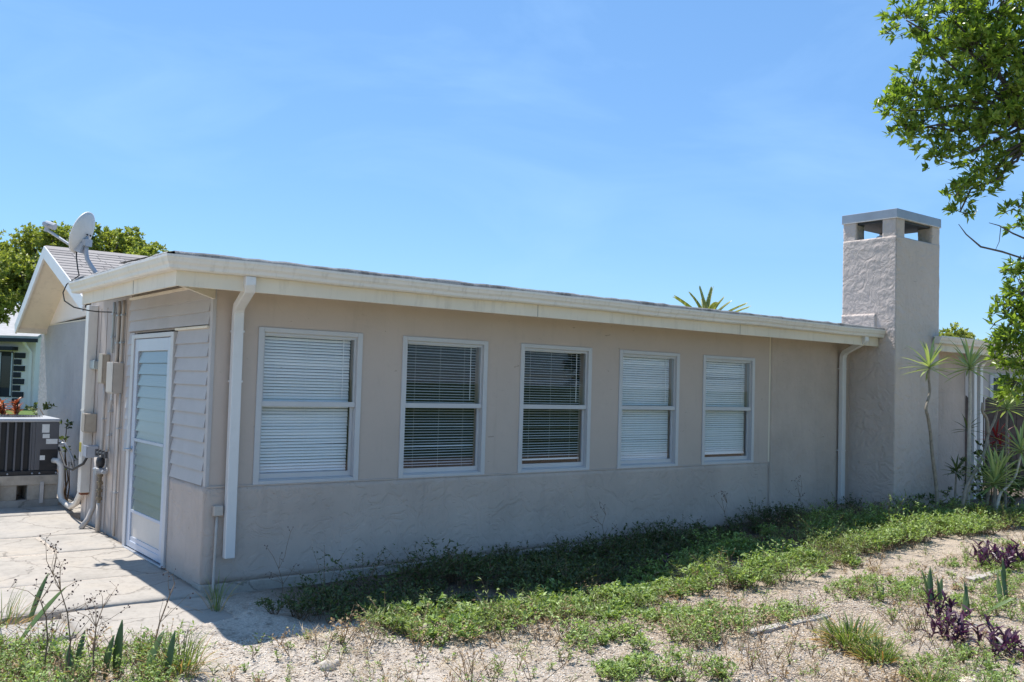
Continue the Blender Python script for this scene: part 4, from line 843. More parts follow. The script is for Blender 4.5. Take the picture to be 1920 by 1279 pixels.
# bare hanging twigs under the crown
br.tube([(6.55, -3.45, 3.45), (6.23, -3.44, 2.95), (6.07, -3.32, 3.01), (5.91, -3.2, 3.05), (5.80, -3.12, 3.16), (5.74, -3.08, 3.25)], [0.016, 0.012, 0.010, 0.009, 0.006, 0.003], 5)
br.tube([(6.6, -3.5, 3.3), (6.22, -3.44, 3.14), (6.14, -3.38, 3.18), (6.04, -3.30, 3.25), (5.96, -3.25, 3.27)], [0.012, 0.010, 0.008, 0.005, 0.003], 5)
br.tube([(6.06, -3.31, 3.24), (6.05, -3.30, 3.1), (6.02, -3.28, 3.02)], [0.004, 0.003, 0.002], 4)
for (a_, b_) in (((6.86, -3.2, 2.75), (6.56, -3.02, 2.52)), ((6.80, -3.2, 2.70), (6.52, -3.00, 2.33)), ((6.82, -3.2, 2.5), (6.50, -2.99, 2.20)), ((6.80, -3.15, 2.6), (6.55, -3.02, 2.66))): limb(br, a_, b_, 0.012, 0.003, 0.03, 6, 0.05, 5)
br.build('branches', 'bark', tree, smooth=True)

# --- distant trees
UD = Vector((0.788, -0.612, 0))
def far_tree(name, label, base, blobs, mat, L, Wd, per, leaves, th, trunk_r, group):
    b = Vector(base); t_ = thing(name, b, label, 'tree', group); BL_ = []
    for (u_, z_, r_) in blobs:
        c = b + UD * u_ + Vector((0, 0, z_)) + Vector((0.6, 0.8, 0)) * rng.uniform(-0.7, 0.7); BL_.append((c.x, c.y, c.z, r_))
        for k in range(2):
            c2 = c + Vector((0.6, 0.8, 0)) * rng.uniform(-1.2, 1.2) + Vector((rng.uniform(-.3, .3), rng.uniform(-.3, .3), rng.uniform(-.4, .1))); BL_.append((c2.x, c2.y, c2.z, r_ * 0.8))
    (vv, tt), tw = crown(BL_, per, leaves, L, Wd); put('crown', mesh_arr('crown', vv, tt), mat, t_)
    w = MB(); f_ = b + Vector((0.1, 0, th)); w.tube([b - Vector((0, 0, .2)), b + Vector((0.05, 0, th * 0.5)), f_], [trunk_r, trunk_r * 0.8, trunk_r * 0.65], 9)
    for bl in BL_[::2]: limb(w, f_, bl[:3], trunk_r * 0.4, 0.02, 0.08, 5, 0.06, 5)
    w.build('trunk', 'bark', t_, smooth=True); return t_
far_tree('oak_tree', 'rounded yellow green tree rising behind the shingled gable', (3.5, 21.0, 0), [(-1.2, 5.25, .62), (-0.35, 5.35, .62), (-1.5, 4.4, .8), (0.35, 5.15, .5), (0.85, 5.45, .38), (1.35, 5.35, .42), (1.75, 5.1, .46), (1.1, 4.9, .6), (-0.6, 4.5, .7), (0.3, 4.4, .7), (1.2, 4.2, .6), (2.05, 4.85, .42), (2.1, 5.2, .36), (1.75, 5.45, .34), (0.6, 5.6, .3), (-1.3, 3.6, .7), (-0.4, 3.6, .7), (0.6, 3.5, .6)], 'leaf_oak', 0.11, 0.065, 36, 13, 2.6, 0.22, 'trees behind the house')
far_tree('oak_tree', 'dark green tree at the left edge behind the white bungalow roof', (0.9, 22.8, 0), [(0.9, 4.9, .55), (0.2, 5.3, .8), (-0.8, 5.4, .9), (1.3, 4.0, .75), (0.5, 4.2, .9), (-0.6, 4.2, 1.0), (1.6, 3.5, .5), (0.7, 3.5, .55), (-0.5, 3.4, .7), (-1.8, 4.6, 1.0)], 'leaf_oak', 0.11, 0.065, 34, 13, 2.2, 0.22, 'trees behind the house')
far_tree('shrub_tree', 'small treetop showing above the right wing roof beside the chimney', (23.0, 5.7, 0), [(-0.1, 3.35, .42), (0.35, 3.3, .38), (-0.5, 3.2, .35), (0.1, 2.9, .5), (0.7, 3.0, .35)], 'leaf_oak', 0.12, 0.07, 26, 10, 2.0, 0.1, 'trees behind the house')

# --- palm behind the flat roof
pb = Vector((15.95, 8.6, 0)); palm = thing('palm_tree', pb, 'palm with upright yellow green fronds showing above the flat roof', 'palm tree')
w = MB(); w.tube([pb, pb + Vector((0.05, 0, 1.5)), pb + Vector((0, 0, 3.0)), pb + Vector((0, 0, 3.35))], [0.18, 0.15, 0.14, 0.16], 10); w.build('trunk', 'bark_pale', palm, smooth=True)
def frond(az, el, L, droop):
    m_ = MB(); p_ = pb + Vector((0, 0, 3.3)); h_ = Vector((cos(az), sin(az), 0)); sdv = Vector((-sin(az), cos(az), 0)); seg = 22; pts = []
    for i in range(seg + 1):
        t = i / seg; e_ = el - droop * t * t; d_ = h_ * cos(e_) + Vector((0, 0, sin(e_))); nrm = Vector((0, 0, cos(e_))) - h_ * sin(e_); pts.append(p_.copy())
        if t > 0.12:
            for s_ in (-1, 1):
                ld = (d_ * 0.75 + sdv * s_ * 0.5 + nrm * 0.35).normalized(); ll = 0.26 * (1 - 0.55 * t) ; q0 = p_; q1 = p_ + ld * ll * 0.5 + nrm * 0.01; q2 = p_ + ld * ll - Vector((0, 0, .03)); wv_ = d_ * 0.042
                m_.add([q0 - wv_ * .5, q0 + wv_ * .5, q1 + wv_, q1 - wv_, q2], [(0, 1, 2, 3), (3, 2, 4)])
        p_ = p_ + d_ * (L / seg)
    m_.tube(pts, [0.018 * (1 - 0.8 * i / seg) for i in range(seg + 1)], 5); return m_
azl = math.atan2(UD.y, UD.x)
for k, (a_, e_, L, dr) in enumerate([(azl, 1.15, 0.75, .3), (azl + pi, 1.2, 0.85, .4), (azl + 0.6, 1.45, 0.9, .2), (azl + 2.6, 1.4, 0.92, .15), (azl + pi, 0.85, 0.98, .35), (azl + 0.2, 0.9, 0.8, .3), (azl - 0.3, 0.62, 1.0, .25), (azl + pi + .4, .7, 1.05, .3), (azl + 1.5, .9, 1.0, .5), (azl - 1.5, .8, 1.0, .9), (azl + 2.2, .5, 1.0, .8), (azl - 0.9, .3, 1.0, .8), (azl - 2.3, .4, 1.0, .8), (azl + 0.05, 0.50, 1.08, .15)]):
    frond(a_, e_, L * 1.1, dr).build('frond', 'leaf_palm', palm)

# --- dracaenas by the right wing
def dracaena(label, paths, heads, leafL, mat='leaf_dracaena', stem='bark_pale', n_=30, name='dracaena', r0=0.022):
    p0 = Vector(paths[0][0]); t_ = thing(name, (p0.x, p0.y, gz(p0.x, p0.y)), label, 'plant', 'spiky plants at the right wing')
    for pts in paths:
        P_ = [Vector(q_) for q_ in pts]
        if pts is paths[0] or P_[0].z < 0.3: P_[0].z = gz(P_[0].x, P_[0].y) - 0.03
        # smooth the stem
        out = []
        for i in range(len(P_) - 1):
            a_, b_, c_, d_ = P_[max(i - 1, 0)], P_[i], P_[i + 1], P_[min(i + 2, len(P_) - 1)]
            for k in range(4):
                t = k / 4; out.append(0.5 * ((2 * b_) + (c_ - a_) * t + (2 * a_ - 5 * b_ + 4 * c_ - d_) * t * t + (3 * b_ - a_ - 3 * c_ + d_) * t ** 3))
        out.append(P_[-1]); m_ = MB(); m_.tube(out, [r0 * (1.1 - 0.45 * i / len(out)) * (1 + 0.06 * sin(i * 2.3)) for i in range(len(out))], 8); m_.build('stem', stem, t_, smooth=True)
    for hd_ in heads:
        c = Vector(hd_[:3]); m_ = MB(); k_ = hd_[4] if len(hd_) > 4 else n_
        for k in range(k_):
            f_ = k / k_; az = k * 2.4 + rng.uniform(-.2, .2); el = 1.35 - 1.75 * f_ ** 0.85 + rng.uniform(-.12, .12); L = leafL * hd_[3] * rng.uniform(.78, 1.08)
            m_.strap(c + Vector((0, 0, 0.05 * (1 - f_) - 0.03)), az, L, 0.030 * hd_[3] ** .5, el, rng.uniform(0.1, .5), 6, 0.22, 0.5)
        m_.build('leaf_rosette', mat, t_)
    return t_
dracaena('tall thin dracaena with one spiky head in front of the chimney', [[(9.17, -1.1, 0.1), (9.15, -1.1, 0.46), (9.03, -1.1, 0.94), (8.99, -1.1, 1.18), (8.91, -1.1, 1.42), (8.87, -1.1, 1.52), (8.96, -1.1, 1.73), (8.93, -1.1, 1.9), (8.94, -1.1, 2.04)]], [(8.94, -1.1, 2.05, 1.0)], 0.40)
dracaena('tall dracaena with spreading spiky head before the right downspouts', [[(9.76, -1.2, 0.1), (9.78, -1.2, 0.58), (9.8, -1.2, 1.28), (9.81, -1.2, 1.71), (9.8, -1.2, 2.04)]], [(9.8, -1.2, 2.07, 1.15, 36)], 0.43, stem='bark_white', r0=0.026)
t_ = dracaena('leaning forked bare plant stem with an orange cut tip', [[(9.16, -1.4, 0.1), (9.32, -1.4, 0.52), (9.54, -1.4, 0.71), (9.79, -1.4, 0.95), (9.91, -1.4, 1.21), (10.09, -1.4, 1.4), (10.18, -1.4, 1.61)], [(9.91, -1.4, 1.19), (9.85, -1.4, 1.4), (9.74, -1.4, 1.49), (9.74, -1.4, 1.61)], [(9.70, -1.45, 0.06), (9.82, -1.45, 0.53), (9.86, -1.43, 0.88), (9.87, -1.41, 1.12)]], [(10.18, -1.4, 1.62, 0.22, 14)], 0.4, mat='leaf_straw')
dracaena('slim dracaena with spiky head against the board fence', [[(10.16, -1.5, 0.1), (10.18, -1.5, 0.88), (10.2, -1.5, 1.52)]], [(10.2, -1.5, 1.55, 1.0, 38)], 0.44, r0=0.018)
dracaena('short stout dracaena with dense long leaves under the orange tipped stem', [[(9.64, -1.6, 0.1), (9.65, -1.6, 0.40), (9.66, -1.6, 0.55)]], [(9.66, -1.6, 0.58, 1.2, 44), (9.78, -1.62, 0.72, 0.9, 30)], 0.42)
dracaena('crooked dracaena curving out to the right edge of the picture', [[(9.45, -1.7, 0.1), (9.57, -1.7, 0.44), (9.8, -1.7, 0.55), (10.02, -1.7, 0.69), (10.16, -1.7, 0.96)]], [(10.17, -1.7, 1.0, 1.0, 34)], 0.40, stem='bark_white', r0=0.018)
dracaena('small withered dracaena with drooping leaves close to the wall', [[(9.40, -1.2, 0.1), (9.44, -1.2, 0.5), (9.46, -1.2, 0.68)]], [(9.46, -1.2, 0.70, 0.65, 22)], 0.36, mat='leaf_weed_dark', r0=0.014)
dracaena('thin dracaena sprout with a sparse head beside the downspout', [[(9.95, -1.1, 0.1), (9.96, -1.1, 0.7), (9.95, -1.1, 1.22)]], [(9.95, -1.1, 1.24, 0.7, 14)], 0.36, mat='leaf_weed_dark', r0=0.010)
dracaena('small yellow leaved plant at the foot of the leaning stem', [[(9.25, -1.6, 0.1), (9.25, -1.6, 0.16)]], [(9.25, -1.6, 0.16, 0.55, 34)], 0.36, mat='leaf_yellow', name='yellow_plant', r0=0.01)
dracaena('red leaved ti plant before the board fence', [[(10.35, -1.3, 0.1), (10.35, -1.3, 0.7), (10.34, -1.3, 1.10)]], [(10.34, -1.3, 1.12, 0.75, 18), (10.42, -1.32, 1.02, 0.6, 12)], 0.38, mat='leaf_red', name='ti_plant', r0=0.010)
# leafy shrub behind the spiky plants
def shrub(name, label, blobs, mat, L, Wd, per, leaves, cat='shrub', group=None):
    b = Vector((blobs[0][0], blobs[0][1], gz(blobs[0][0], blobs[0][1]))); t_ = thing(name, b, label, cat, group)
    (vv, tt), tw = crown(blobs, per, leaves, L, Wd); put('foliage', mesh_arr('foliage', vv, tt), mat, t_)
    m_ = MB()
    for bl in blobs: limb(m_, b + Vector((rng.uniform(-.05, .05), rng.uniform(-.05, .05), -0.02)), bl[:3], 0.012, 0.005, 0.02, 4, 0.05, 5)
    for a_, c_ in tw[::3]: m_.tube([a_, c_], [0.003, 0.0015], 3, cap=False)
    m_.build('stems', 'stem_brown', t_); return t_
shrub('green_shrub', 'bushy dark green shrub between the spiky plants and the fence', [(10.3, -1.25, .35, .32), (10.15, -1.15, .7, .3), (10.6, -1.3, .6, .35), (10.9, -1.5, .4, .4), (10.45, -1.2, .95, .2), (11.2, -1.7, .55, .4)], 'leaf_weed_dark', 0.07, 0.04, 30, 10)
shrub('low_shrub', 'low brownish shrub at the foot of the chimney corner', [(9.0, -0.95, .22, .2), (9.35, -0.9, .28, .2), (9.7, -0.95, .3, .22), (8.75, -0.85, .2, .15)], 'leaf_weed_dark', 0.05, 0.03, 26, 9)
cb = thing('croton', (-0.55, 7.0, 0), 'red and orange leaved croton behind the air conditioner', 'shrub'); m_ = MB(); k_ = MB()
for k in range(16):
    x_ = -0.95 + k * 0.055 + rng.uniform(-.05, .05); y_ = 6.9 + rng.uniform(-.25, .25); z_ = rng.uniform(1.0, 1.28); k_.tube([(x_, y_, -0.05), (x_ + .02, y_, z_)], 0.01, 5)
    for j in range(20): m_.strap((x_, y_, z_ - 0.16 * j / 20), j * 2.4 + rng.uniform(-.3, .3), rng.uniform(.09, .14), 0.04, rng.uniform(-.1, 1.1), .5, 4, .15, .3)
m_.build('foliage', 'leaf_croton', cb); k_.build('stems', 'stem_brown', cb)
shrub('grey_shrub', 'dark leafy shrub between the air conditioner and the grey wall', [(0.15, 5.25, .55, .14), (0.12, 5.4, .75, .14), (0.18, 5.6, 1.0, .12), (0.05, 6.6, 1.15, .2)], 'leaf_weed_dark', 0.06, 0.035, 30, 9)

# --- ground-cover weeds (uncountable)
def inside(poly, x_, y_):
    r_ = np.zeros(len(x_), bool); n_ = len(poly)
    for i in range(n_):
        xa, ya = poly[i]; xb, yb = poly[(i + 1) % n_]
        c = ((ya > y_) != (yb > y_)) & (x_ < (xb - xa) * (y_ - ya) / (yb - ya + 1e-12) + xa); r_ ^= c
    return r_
def scatter(poly, dens, thr=0.42, freq=2.2, seed=0, rag=0.9):
    p_ = np.array(poly); a, b = p_.min(0), p_.max(0); n_ = int((b[0] - a[0]) * (b[1] - a[1]) * dens)
    x_ = NR.uniform(a[0], b[0], n_); y_ = NR.uniform(a[1], b[1], n_); k = inside(poly, x_ + (fbm(x_ * 1.7 + seed, y_ * 1.7, 3.3, 3) - .47) * rag, y_ + (fbm(x_ * 1.7, y_ * 1.7 + seed, 7.7, 3) - .47) * rag) & (fbm(x_ * freq + seed, y_ * freq, 0, 3) > thr * NR.uniform(.75, 1.2, n_))
    return x_[k], y_[k]
def weeds(name, label, pts, mat, hmin, hmax, L, Wd, nbr=7, nlf=8, stems=True, tall=0.0):
    x_, y_ = pts; P, D, N_, SC = [], [], [], []; st = MB()
    for a, b in zip(x_, y_):
        z_ = gz(a, b); hv = float(np.clip((fbm(a * 1.3, b * 1.3, 5.5, 3) - .3) / .35, 0, 1)); h_ = (hmin + (hmax - hmin) * hv) * NR.uniform(.6, 1.35) * (1 + tall * float(sstep(3.2, 5.5, a))) * (1.6 if NR.rand() < .1 else 1); nb_ = NR.randint(nbr - 2, nbr + 3); ls = NR.uniform(.5, 1.25)
        for j in range(nb_):
            az = NR.uniform(0, 2 * pi); le = NR.uniform(.3, 1.15); tip = np.array([a + cos(az) * h_ * le * .8, b + sin(az) * h_ * le * .8, z_ + h_ * (1.05 - .45 * le)])
            t = np.sort(NR.uniform(.25, 1.0, nlf)) ; bs = np.array([a, b, z_ - 0.01]); q_ = bs + (tip - bs) * t[:, None]; q_[:, 2] += 0.25 * h_ * np.sin(pi * t) * .5
            P.append(q_); SC.append(np.full(nlf, ls)); dd = rand_dirs(nlf, -.3, .9); dd[:, :2] += np.array([cos(az), sin(az)]) * .4; D.append(dd); N_.append(np.tile([0, 0, 1.0], (nlf, 1)) + rand_dirs(nlf) * .7)
            if stems and j % 2 == 0:
                m_ = (bs + tip) / 2 + np.array([0, 0, .12 * h_]); st.tube([bs, m_, tip], [.0028, .002, .001], 3, cap=False)
    P, D, N_ = np.vstack(P), np.vstack(D), np.vstack(N_); k = len(P)
    SC = np.concatenate(SC); vv, tt = leaf_arrays(P, D, N_, L * SC * NR.uniform(.55, 1.25, k), Wd * SC * NR.uniform(.6, 1.2, k))
    o = put(name, mesh_arr(name, vv, tt), mat); tag(o, label, kind='stuff')
    if stems: s_ = st.build('stems', 'stem_brown', o); tag(s_, kind='stuff')
    return o
SH = [(0.1, -0.95), (0.35, -1.3), (1.0, -1.6), (2.2, -1.7), (3.4, -1.5), (4.8, -0.95), (7.3, -0.6), (8.8, -0.75), (8.8, -0.15), (5, -0.08), (2.5, -0.1), (1.0, -0.55), (0.5, -0.55)]
G1 = [(0.42, -1.55), (0.62, -2.2), (1.3, -2.35), (2.0, -2.3), (2.6, -2.6), (3.3, -2.1), (3.9, -2.35), (4.9, -2.4), (6.2, -2.1), (7.0, -2.0), (7.8, -2.1), (9.2, -2.35), (10.3, -2.2), (10.0, -1.3), (8.6, -1.0), (7.2, -0.7), (5.2, -0.85), (4.2, -1.1), (3.3, -1.4), (2.4, -1.55), (1.3, -1.5)]
G2 = [(1.63, -2.73), (1.94, -2.77), (1.9, -3.27), (1.75, -3.75), (1.0, -3.4), (1.25, -2.65)]
G3 = [(3.6, -2.5), (5.2, -2.6), (7.5, -2.5), (9.5, -2.6), (8.0, -3.2), (6.0, -3.8), (5.0, -4.1), (4.0, -3.9), (4.2, -3.2), (3.0, -3.0)]
G4 = [(2.6, -4.2), (3.4, -4.05), (4.3, -4.4), (3.4, -5.0), (2.4, -4.8)]
GL = [(-2.3, -0.55), (-1.5, -0.62), (-1.25, -1.05), (-1.0, -1.45), (-0.72, -1.6), (-0.85, -2.2), (-1.6, -2.6), (-2.6, -1.8)]
YD = [(-0.9, -1.7), (1.0, -1.6), (3, -2.2), (9, -2.4), (6, -4.6), (3, -5.4), (0.5, -4.0), (-1.0, -2.6)]
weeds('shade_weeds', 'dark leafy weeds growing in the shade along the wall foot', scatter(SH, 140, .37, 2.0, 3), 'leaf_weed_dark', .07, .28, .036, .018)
weeds('sunlit_weeds', 'bright green leafy weeds spreading across the yard', scatter(G1, 230, .455, 3.2, 9), 'leaf_weed', .05, .20, .038, .019, 7, 10, tall=0.75)
weeds('narrow_weeds', 'pale narrow leaved weeds standing among the bright ones', scatter(G1 + [], 110, .47, 3.0, 14), 'leaf_grass', .08, .24, .046, .008, 5, 9, tall=0.6)
weeds('straw_litter', 'dry straw lying between the weeds', scatter(YD, 60, .46, 2.4, 16), 'leaf_straw_pale', .03, .09, .07, .004, 4, 4, stems=False)
weeds('weed_patch', 'patch of green weeds low in the yard', scatter(G2, 230, .38, 3.0, 4), 'leaf_weed', .05, .16, .028, .014)
weeds('sparse_weeds', 'thin green weeds scattered over the mulch', scatter(G3, 170, .45, 2.8, 21), 'leaf_weed', .05, .13, .026, .013, 6, 7)
weeds('clump_weeds', 'loose clumps of green weeds between the bright weeds and the board', scatter([(1.3, -2.4), (2.2, -2.3), (3.2, -2.3), (3.4, -2.8), (2.6, -3.2), (1.6, -2.9)], 160, .44, 2.6, 90), 'leaf_weed', .05, .15, .03, .015)
weeds('corner_weeds', 'green weeds beside the pale stone', scatter(G4, 150, .36, 2.6, 33), 'leaf_weed', .05, .12, .026, .012, 6, 7)
weeds('patio_weeds', 'tangled green and brown weeds along the patio edge', scatter(GL, 180, .28, 2.6, 41), 'leaf_weed', .06, .20, .030, .012, 7, 8)
weeds('seedlings', 'small seedlings dotted over the open sand', scatter(YD, 48, .45, 1.3, 55), 'leaf_weed', .03, .09, .020, .010, 4, 5)
weeds('dry_weeds', 'dry brown weed litter among the green', (np.concatenate([scatter(YD, 20, .45, 1.6, 70)[0], scatter(GL, 60, .3, 2, 71)[0][:60], scatter(SH, 14, .4, 2, 72)[0]])[:0], np.zeros(0)) if False else tuple(np.concatenate(q_) for q_ in zip(scatter(YD, 30, .44, 1.6, 70), scatter(GL, 90, .32, 2, 71), scatter(G1, 55, .42, 2, 72), scatter([(4.5, -1.15), (7.5, -.75), (9.2, -.95), (9.2, -.55), (7.2, -.35), (4.6, -.8)], 50, .3, 2, 73))), 'leaf_dry', .05, .22, .026, .011, 5, 5)
# gravel, bark chips on the sand
def chips(name, label, poly, dens, smin, smax, mat, thr, seed):
    x_, y_ = scatter(poly, dens, thr, 1.5, seed); k = len(x_); s_ = NR.uniform(smin, smax, k); z_ = ground_h(x_, y_) + s_ * .12; P = np.stack([x_, y_, z_], 1)
    a = rand_dirs(k, -.25, .25); b = np.cross(a, np.tile([0, 0, 1.0], (k, 1)) + rand_dirs(k) * .5); b /= np.linalg.norm(b, axis=1, keepdims=True); c = np.cross(a, b)
    A, Bv, Cc = a * (s_ * NR.uniform(.6, 1.4, k))[:, None], b * (s_ * NR.uniform(.3, .7, k))[:, None], c * (s_ * NR.uniform(.15, .4, k))[:, None]
    V = np.stack([P - A - Bv, P + A - Bv * .7, P + A * .8 + Bv, P - A * .9 + Bv * .8, P + Cc + A * .2, P - Cc], 1).reshape(-1, 3); t0 = np.arange(k)[:, None] * 6
    T = np.concatenate([t0 + np.array([[i, (i + 1) % 4, 4]]) for i in range(4)] + [t0 + np.array([[(i + 1) % 4, i, 5]]) for i in range(4)], 1).reshape(-1, 3)
    tag(put(name, mesh_arr(name, V, T), mat), label, kind='stuff')
chips('mulch_chips', 'tan bark chips strewn over the yard', [(0.9, -1.7), (3, -2.2), (9, -2.4), (6, -4.6), (3, -5.4), (0.9, -4.0)], 4200, .003, .012, 'chips', .38, 80)
chips('shell_gravel', 'pale shell and gravel bits on the sand', [(-1.0, -1.2), (1.0, -1.3), (4, -2.4), (7, -2.5), (5, -4.5), (3, -5.4), (0.5, -4.2), (-1.0, -2.8)], 2600, .0025, .009, 'chips_pale', .36, 81)
chips('sand_gravel', 'coarse pale gravel in the white sand', [(-0.9, -1.35), (1.4, -1.4), (1.6, -2.6), (1.0, -4.2), (-1.0, -2.8)], 2200, .003, .013, 'chips', .40, 84)
chips('patio_gravel', 'loose sand and gravel on the broken patio edge', [(-1.2, -1.25), (0.2, -1.25), (0.3, -.2), (-.2, -.25), (-.6, -.6), (-1.2, -.6)], 1500, .0025, .008, 'chips_pale', .44, 82)

# --- snake plants
def blade(mb, base, az, lean, L, Wd, bend=0.15):
    p_ = Vector(base); seg = 7; vs = []; fs = []; h_ = Vector((cos(az), sin(az), 0)); sd_ = Vector((-sin(az), cos(az), 0))
    for i in range(seg + 1):
        t = i / seg; e_ = pi / 2 - lean - bend * t; d_ = h_ * cos(e_) + Vector((0, 0, sin(e_))); nr_ = Vector((0, 0, cos(e_))) - h_ * sin(e_); tw_ = .5 * t; s2 = sd_ * cos(tw_) + nr_ * sin(tw_)
        w_ = Wd * (.55 + .45 * min(1, t * 3)) * (1 - max(0, (t - .55) / .45) ** 1.6) + .001
        vs += [p_ - s2 * w_ * .5 + nr_ * w_ * .18, p_ - nr_ * .004, p_ + s2 * w_ * .5 + nr_ * w_ * .18]; p_ = p_ + d_ * L / seg
        if i: b = (i - 1) * 3; fs += [(b, b + 1, b + 4, b + 3), (b + 1, b + 2, b + 5, b + 4)]
    mb.add(vs, fs)
def snake_plant(label, x_, y_, lv):
    t_ = thing('snake_plant', (x_, y_, gz(x_, y_)), label, 'plant', 'snake plants in the yard')
    for (dx, dy, az, lean, L, Wd) in lv:
        m_ = MB(); blade(m_, (x_ + dx, y_ + dy, gz(x_ + dx, y_ + dy) - .02), az, lean, L, Wd); o_ = m_.build('leaf', 'leaf_snake', t_, smooth=True)
        sol = o_.modifiers.new('solid', 'SOLIDIFY'); sol.thickness = .004
snake_plant('group of snake plant blades behind the purple plants at right', 4.78, -3.38, [(-.06, 0, 2.0, .12, .32, .05), (0, .03, .5, .25, .34, .05), (.05, -.02, 1.2, .05, .26, .045), (.12, .02, .2, .3, .25, .04)])
snake_plant('snake plant with crossing narrow blades right of the middle group', 4.75, -3.66, [(-.03, 0, .3, .35, .28, .04), (.03, 0, 1.0, .15, .30, .04), (.12, -.05, 5.4, .9, .32, .04)])
snake_plant('single tall snake plant blade standing alone beside the purple clump', 5.95, -3.40, [(0, 0, 1.0, .03, .30, .05), (.1, -.15, 5.0, .35, .26, .045)])
snake_plant('small dark snake plant shoot near the grey board', 4.55, -3.04, [(0, 0, 2.0, .1, .17, .035), (.05, 0, .5, .25, .13, .03)])
snake_plant('snake plant at the picture right edge leaning inwards', 5.35, -3.65, [(0, 0, .6, .5, .30, .045), (.15, .02, .9, .3, .32, .045)])
snake_plant('tall dark snake plant blade at the left patio edge', -1.27, -0.22, [(0, 0, .5, .32, .40, .036)])
snake_plant('long snake plant leaf leaning over the patio at left', -1.47, -0.85, [(0, 0, .05, .60, .48, .042)])
snake_plant('short upright snake plant blade under the leaning one', -1.24, -1.50, [(0, 0, .5, .10, .24, .035)])
snake_plant('snake plant blades in the bottom left weeds', -1.13, -1.78, [(-.03, 0, .2, .08, .26, .045), (.03, 0, .7, .02, .34, .045), (.15, -.08, .5, .45, .30, .04), (-.2, .05, 1.5, .3, .22, .04)])
snake_plant('lone snake plant tip at the bottom edge beside the sand', -0.90, -2.02, [(0, 0, .6, .12, .30, .035)])
# --- purple heart plants
def purple(label, x_, y_, n_, spread, L):
    t_ = thing('purple_heart', (x_, y_, gz(x_, y_)), label, 'plant', 'purple leaved plants'); m_ = MB(); s_ = MB()
    for k in range(n_):
        a_ = rng.uniform(0, 2 * pi); r_ = spread * rng.random() ** .5; bx, by = x_ + cos(a_) * r_, y_ + sin(a_) * r_; bz = gz(bx, by); tx, ty = bx + rng.uniform(-.08, .08), by + rng.uniform(-.08, .08); hz = rng.uniform(.06, .2); s_.tube([(bx, by, bz), (tx, ty, bz + hz)], .005, 5)
        for j in range(7): m_.strap((bx + (tx - bx) * j / 6, by + (ty - by) * j / 6, bz + hz * j / 6), j * 2.6 + a_, L * rng.uniform(.7, 1.1), .026, rng.uniform(.2, 1.2), rng.uniform(.1, .6), 4, .35, .6)
    tag(m_.build('foliage', 'leaf_purple', t_), kind='stuff'); tag(s_.build('stems', 'leaf_purple', t_), kind='stuff')
purple('purple leaved plant trailing from the snake plants to the right edge', 3.95, -3.98, 9, .16, .11); purple('purple leaved clump at the lower right edge of the picture', 3.95, -4.33, 12, .22, .11)
purple('large purple leaved clump beyond the snake plants at right', 6.9, -2.92, 22, .30, .12); purple('tiny dark red sprout at the edge of the wall shade', 3.75, -1.36, 3, .05, .08)
purple('thin purple shoots directly below the snake plant group', 4.45, -3.62, 6, .14, .10)
# --- grass tufts
def tuft(label, x_, y_, n_, L, spread, straw, bw=.008, up=0.0):
    t_ = thing('grass_tuft', (x_, y_, gz(x_, y_)), label, 'grass tuft', 'grass tufts'); m_ = MB(); d_ = MB()
    for k in range(n_):
        a_ = rng.uniform(0, 2 * pi); r_ = spread * rng.random() ** .6; az = a_ + rng.uniform(-.6, .6); bx, by = x_ + cos(a_) * r_, y_ + sin(a_) * r_; dry = rng.random() < straw
        (d_ if dry else m_).strap((bx, by, gz(bx, by) - .01), az, L * rng.uniform(.6, 1.1), bw, min(1.5, rng.uniform(.5, 1.4) + up) - (.45 if dry else 0), rng.uniform(.5, 1.4), 5, .3, .7)
    m_.build('blades', 'leaf_grass', t_)
    if d_.v: d_.build('dry_blades', 'leaf_straw', t_)
tuft('thick grass tuft with straw coloured base in front of the grey board', 3.16, -3.66, 330, .24, .13, .22); tuft('smaller grass tuft touching the right side of the thick one', 3.05, -3.92, 220, .19, .11, .28)
tuft('wispy grass at the bottom edge near the pale stone', 2.85, -4.38, 90, .15, .08, .15); tuft('tall fine grass on the sand by the bottom left weeds', -0.78, -1.92, 90, .26, .10, .3, .005, .3); tuft('feathery grass in the far left patio weeds', -1.45, -0.32, 80, .34, .10, .4, .004, .4)
tuft('upright grass at the house corner foot', -0.12, -0.66, 34, .32, .03, .2, .004, .6); tuft('grass clump growing from the patio joint beneath the valves', -0.15, 2.75, 60, .14, .07, .1)
# --- dry seed stalks
def seed_stalk(label, pts, sub, heads, r_=.006):
    b = Vector(pts[0]); b.z = gz(b.x, b.y); t_ = thing('seed_stalk', b, label, 'dry plant', 'dry seed stalks'); m_ = MB(); s_ = MB(); P_ = [Vector(q_) for q_ in pts]; P_[0] = b - Vector((0, 0, .02)); m_.tube(P_, [r_ * (1 - .6 * i / (len(P_) - 1)) for i in range(len(P_))], 5)
    for k in range(sub):
        i = rng.randrange(1, len(P_)); a_ = P_[i]; e_ = a_ + Vector((rng.uniform(-.14, .14), rng.uniform(-.10, .10), rng.uniform(.03, .18))); md = a_.lerp(e_, .5) + Vector((rng.uniform(-.02, .02),) * 3); m_.tube([a_, md, e_], [.0022, .0016, .001], 4)
        for j in range(heads):
            c = e_ + Vector((rng.uniform(-.035, .035), rng.uniform(-.03, .03), rng.uniform(-.03, .04))); m_.tube([e_, c], .0008, 3, cap=False); s_.ball(c, rng.uniform(.003, .0058), nu=6, nv=4)
    m_.build('stem', 'stem_brown', t_); tag(s_.build('seed_heads', 'seed_dark', t_), kind='stuff')
